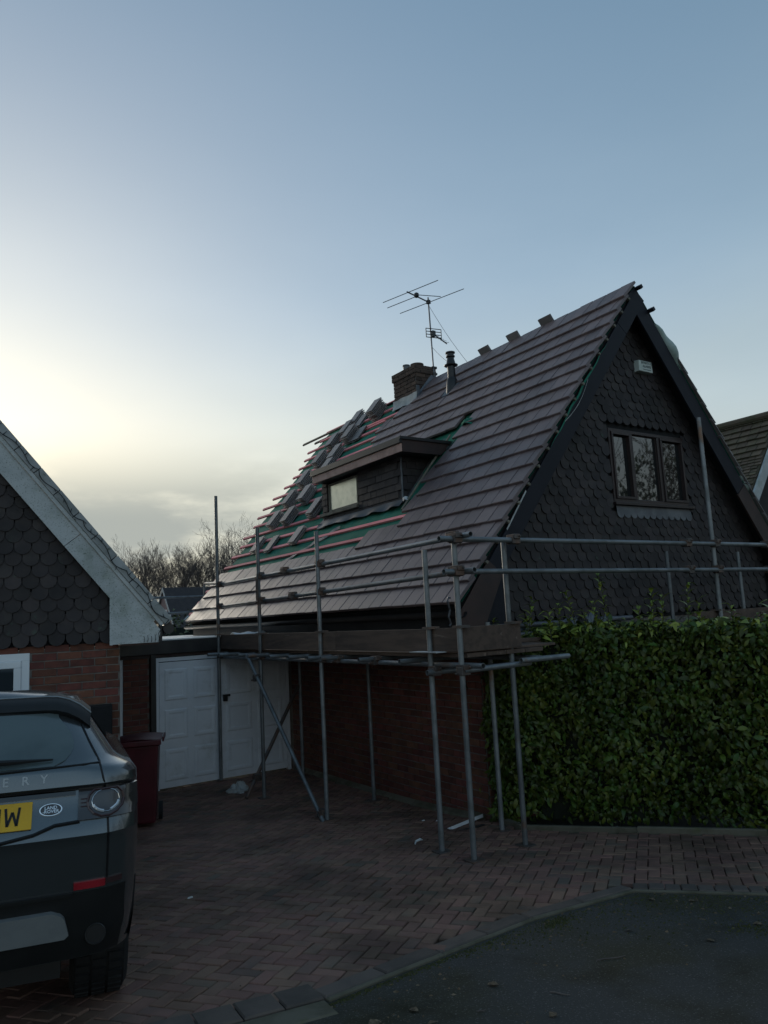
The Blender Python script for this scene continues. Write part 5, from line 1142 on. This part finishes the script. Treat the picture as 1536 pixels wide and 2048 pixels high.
# evergreen behind the garage
eg=thing('evergreen_shrub','dull green evergreen shrub behind the flat garage roof','shrub',WF,(-5.2,18.5,0)); er=random.Random(8); m=MB()
lf=leaf_mb(.11,.05,.4,.3)
for i in range(2600):
    a,c=er.uniform(0,6.28),er.uniform(-1,1); r_=(1-.25*er.random()**2); lump=1+.12*math.sin(a*5+c*4)+.08*math.sin(a*11)
    p=Vector((-5.2+1.9*r_*lump*math.cos(a)*math.sqrt(1-c*c),18.5+1.2*r_*math.sin(a)*math.sqrt(1-c*c),1.0+1.48*r_*lump*c)); o=(p-Vector((-5.2,18.5,1.0))).normalized()
    z=(o+Vector((er.gauss(0,.5),er.gauss(0,.5),er.gauss(.2,.4)))).normalized(); y=(Vector((er.gauss(0,.7),er.gauss(0,.7),-.5))); y=(y-z*y.dot(z)).normalized(); m.add(lf,axes(p,y.cross(z),y,z)@Matrix.Scale(er.uniform(.8,1.5),4))
m.build('foliage',IVY,eg,stuff=True)
m=MB(); m.lathe([(.05,-.3),(1.0,.0),(1.45,.9),(1.2,1.7),(.5,2.2)],14,(-5.2,18.5,0)); m.build('shade_core',CORE,eg)  # solid dark core added inside the leaves, as in the hedge
# right-hand neighbour (HF)
rn=thing('right_house','brown tiled house with a white bargeboard showing past the right slope','house',HF,(17.2,12,0))
X0r=13.85; QP=lambda u,s,h=0:Vector((X0r+s*c_-h*s_,u,2.27+s*s_+h*c_)); QF=lambda u,s,h=0:Vector((2*(X0r+SL*c_)-QP(u,s,h).x,u,QP(u,s,h).z))
for f in (QP,QF): m=MB(); m.hexa([f(8.85,0,-.1),f(19,0,-.1),f(19,SL,-.1),f(8.85,SL,-.1)],[f(8.85,0),f(19,0),f(19,SL),f(8.85,SL)]); m.build('roof',MTILE,rn)
m=MB(); rq=random.Random(6)
def course(s0,g_,wd,u1,th):
    u=8.82+wd*rq.random()*.5
    while u<u1:
        h=rq.gauss(0,.004); m.hexa([QP(u,s0,.0),QP(u+wd-.012,s0,.0),QP(u+wd-.012,s0+g_,.0),QP(u,s0+g_,.0)],[QP(u,s0,th+h),QP(u+wd-.012,s0,th+h),QP(u+wd-.012,s0+g_,.012+h),QP(u,s0+g_,.012+h)]); u+=wd
s=1.8
while s<3.95: course(s,.10,.165,12.5,.03); s+=.10
while s<SL: course(s,.20,.24,13.5,.055); s+=.20
m.build('tile_courses',MTILE,rn,stuff=True)
m=MB(); m.tube(QP(8.85,SL,.06),QP(19,SL,.06),.10,10); m.build('ridge',MTILE,rn)
for f in (QP,QF): m=MB(); q=[f(8.83,-.1,-.26),f(8.83,SL,-.26),f(8.83,SL,-.03),f(8.83,-.1,-.03)]; m.hexa(q,[Vector((p.x,8.78,p.z)) for p in q]); m.build('barge_board',FLECK,rn)
m=MB(); m.hexa([(14.2,9.0,-.3),(20.2,9.0,-.3),(20.2,9.0,2.5),(17.2,9.0,6.2),(14.2,9.0,2.5)],[(14.2,9.2,-.3),(20.2,9.2,-.3),(20.2,9.2,2.5),(17.2,9.2,6.2),(14.2,9.2,2.5)]); m.build('gable_wall',SCAL,rn)
# wood across the road on the right: seen mirrored in the gable window
m=MB(); wq=random.Random(12)
for i in range(16):
    t,c=tree_mb(100+i%4,13.5,spread=.45,up=.5,depth=5,thin=.018); T=Matrix.Translation((31+wq.uniform(0,9),-6+2.3*i+wq.uniform(-1,1),0))@Matrix.Rotation(wq.uniform(0,6),4,'Z')@Matrix.Scale(wq.uniform(.75,1.05),4); m.add(t,T); m.add(c,T)
tag(m.build('woodland',BARK),kind='stuff')
m=MB()
for i in range(20000):
    u=wq.random(); y=-10+44*u; x=31+wq.uniform(0,3); z=wq.random()**.8*(7.4+1.4*math.sin(u*19)+1.2*math.sin(u*47)); a=wq.uniform(0,6.28); m.add(lf,Matrix.Translation((x,y,z))@Matrix.Rotation(a,4,'Z')@Matrix.Rotation(wq.uniform(0,3),4,'X')@Matrix.Scale(wq.uniform(1.6,3.2),4))
tag(m.build('shrubbery',IVY),kind='stuff')
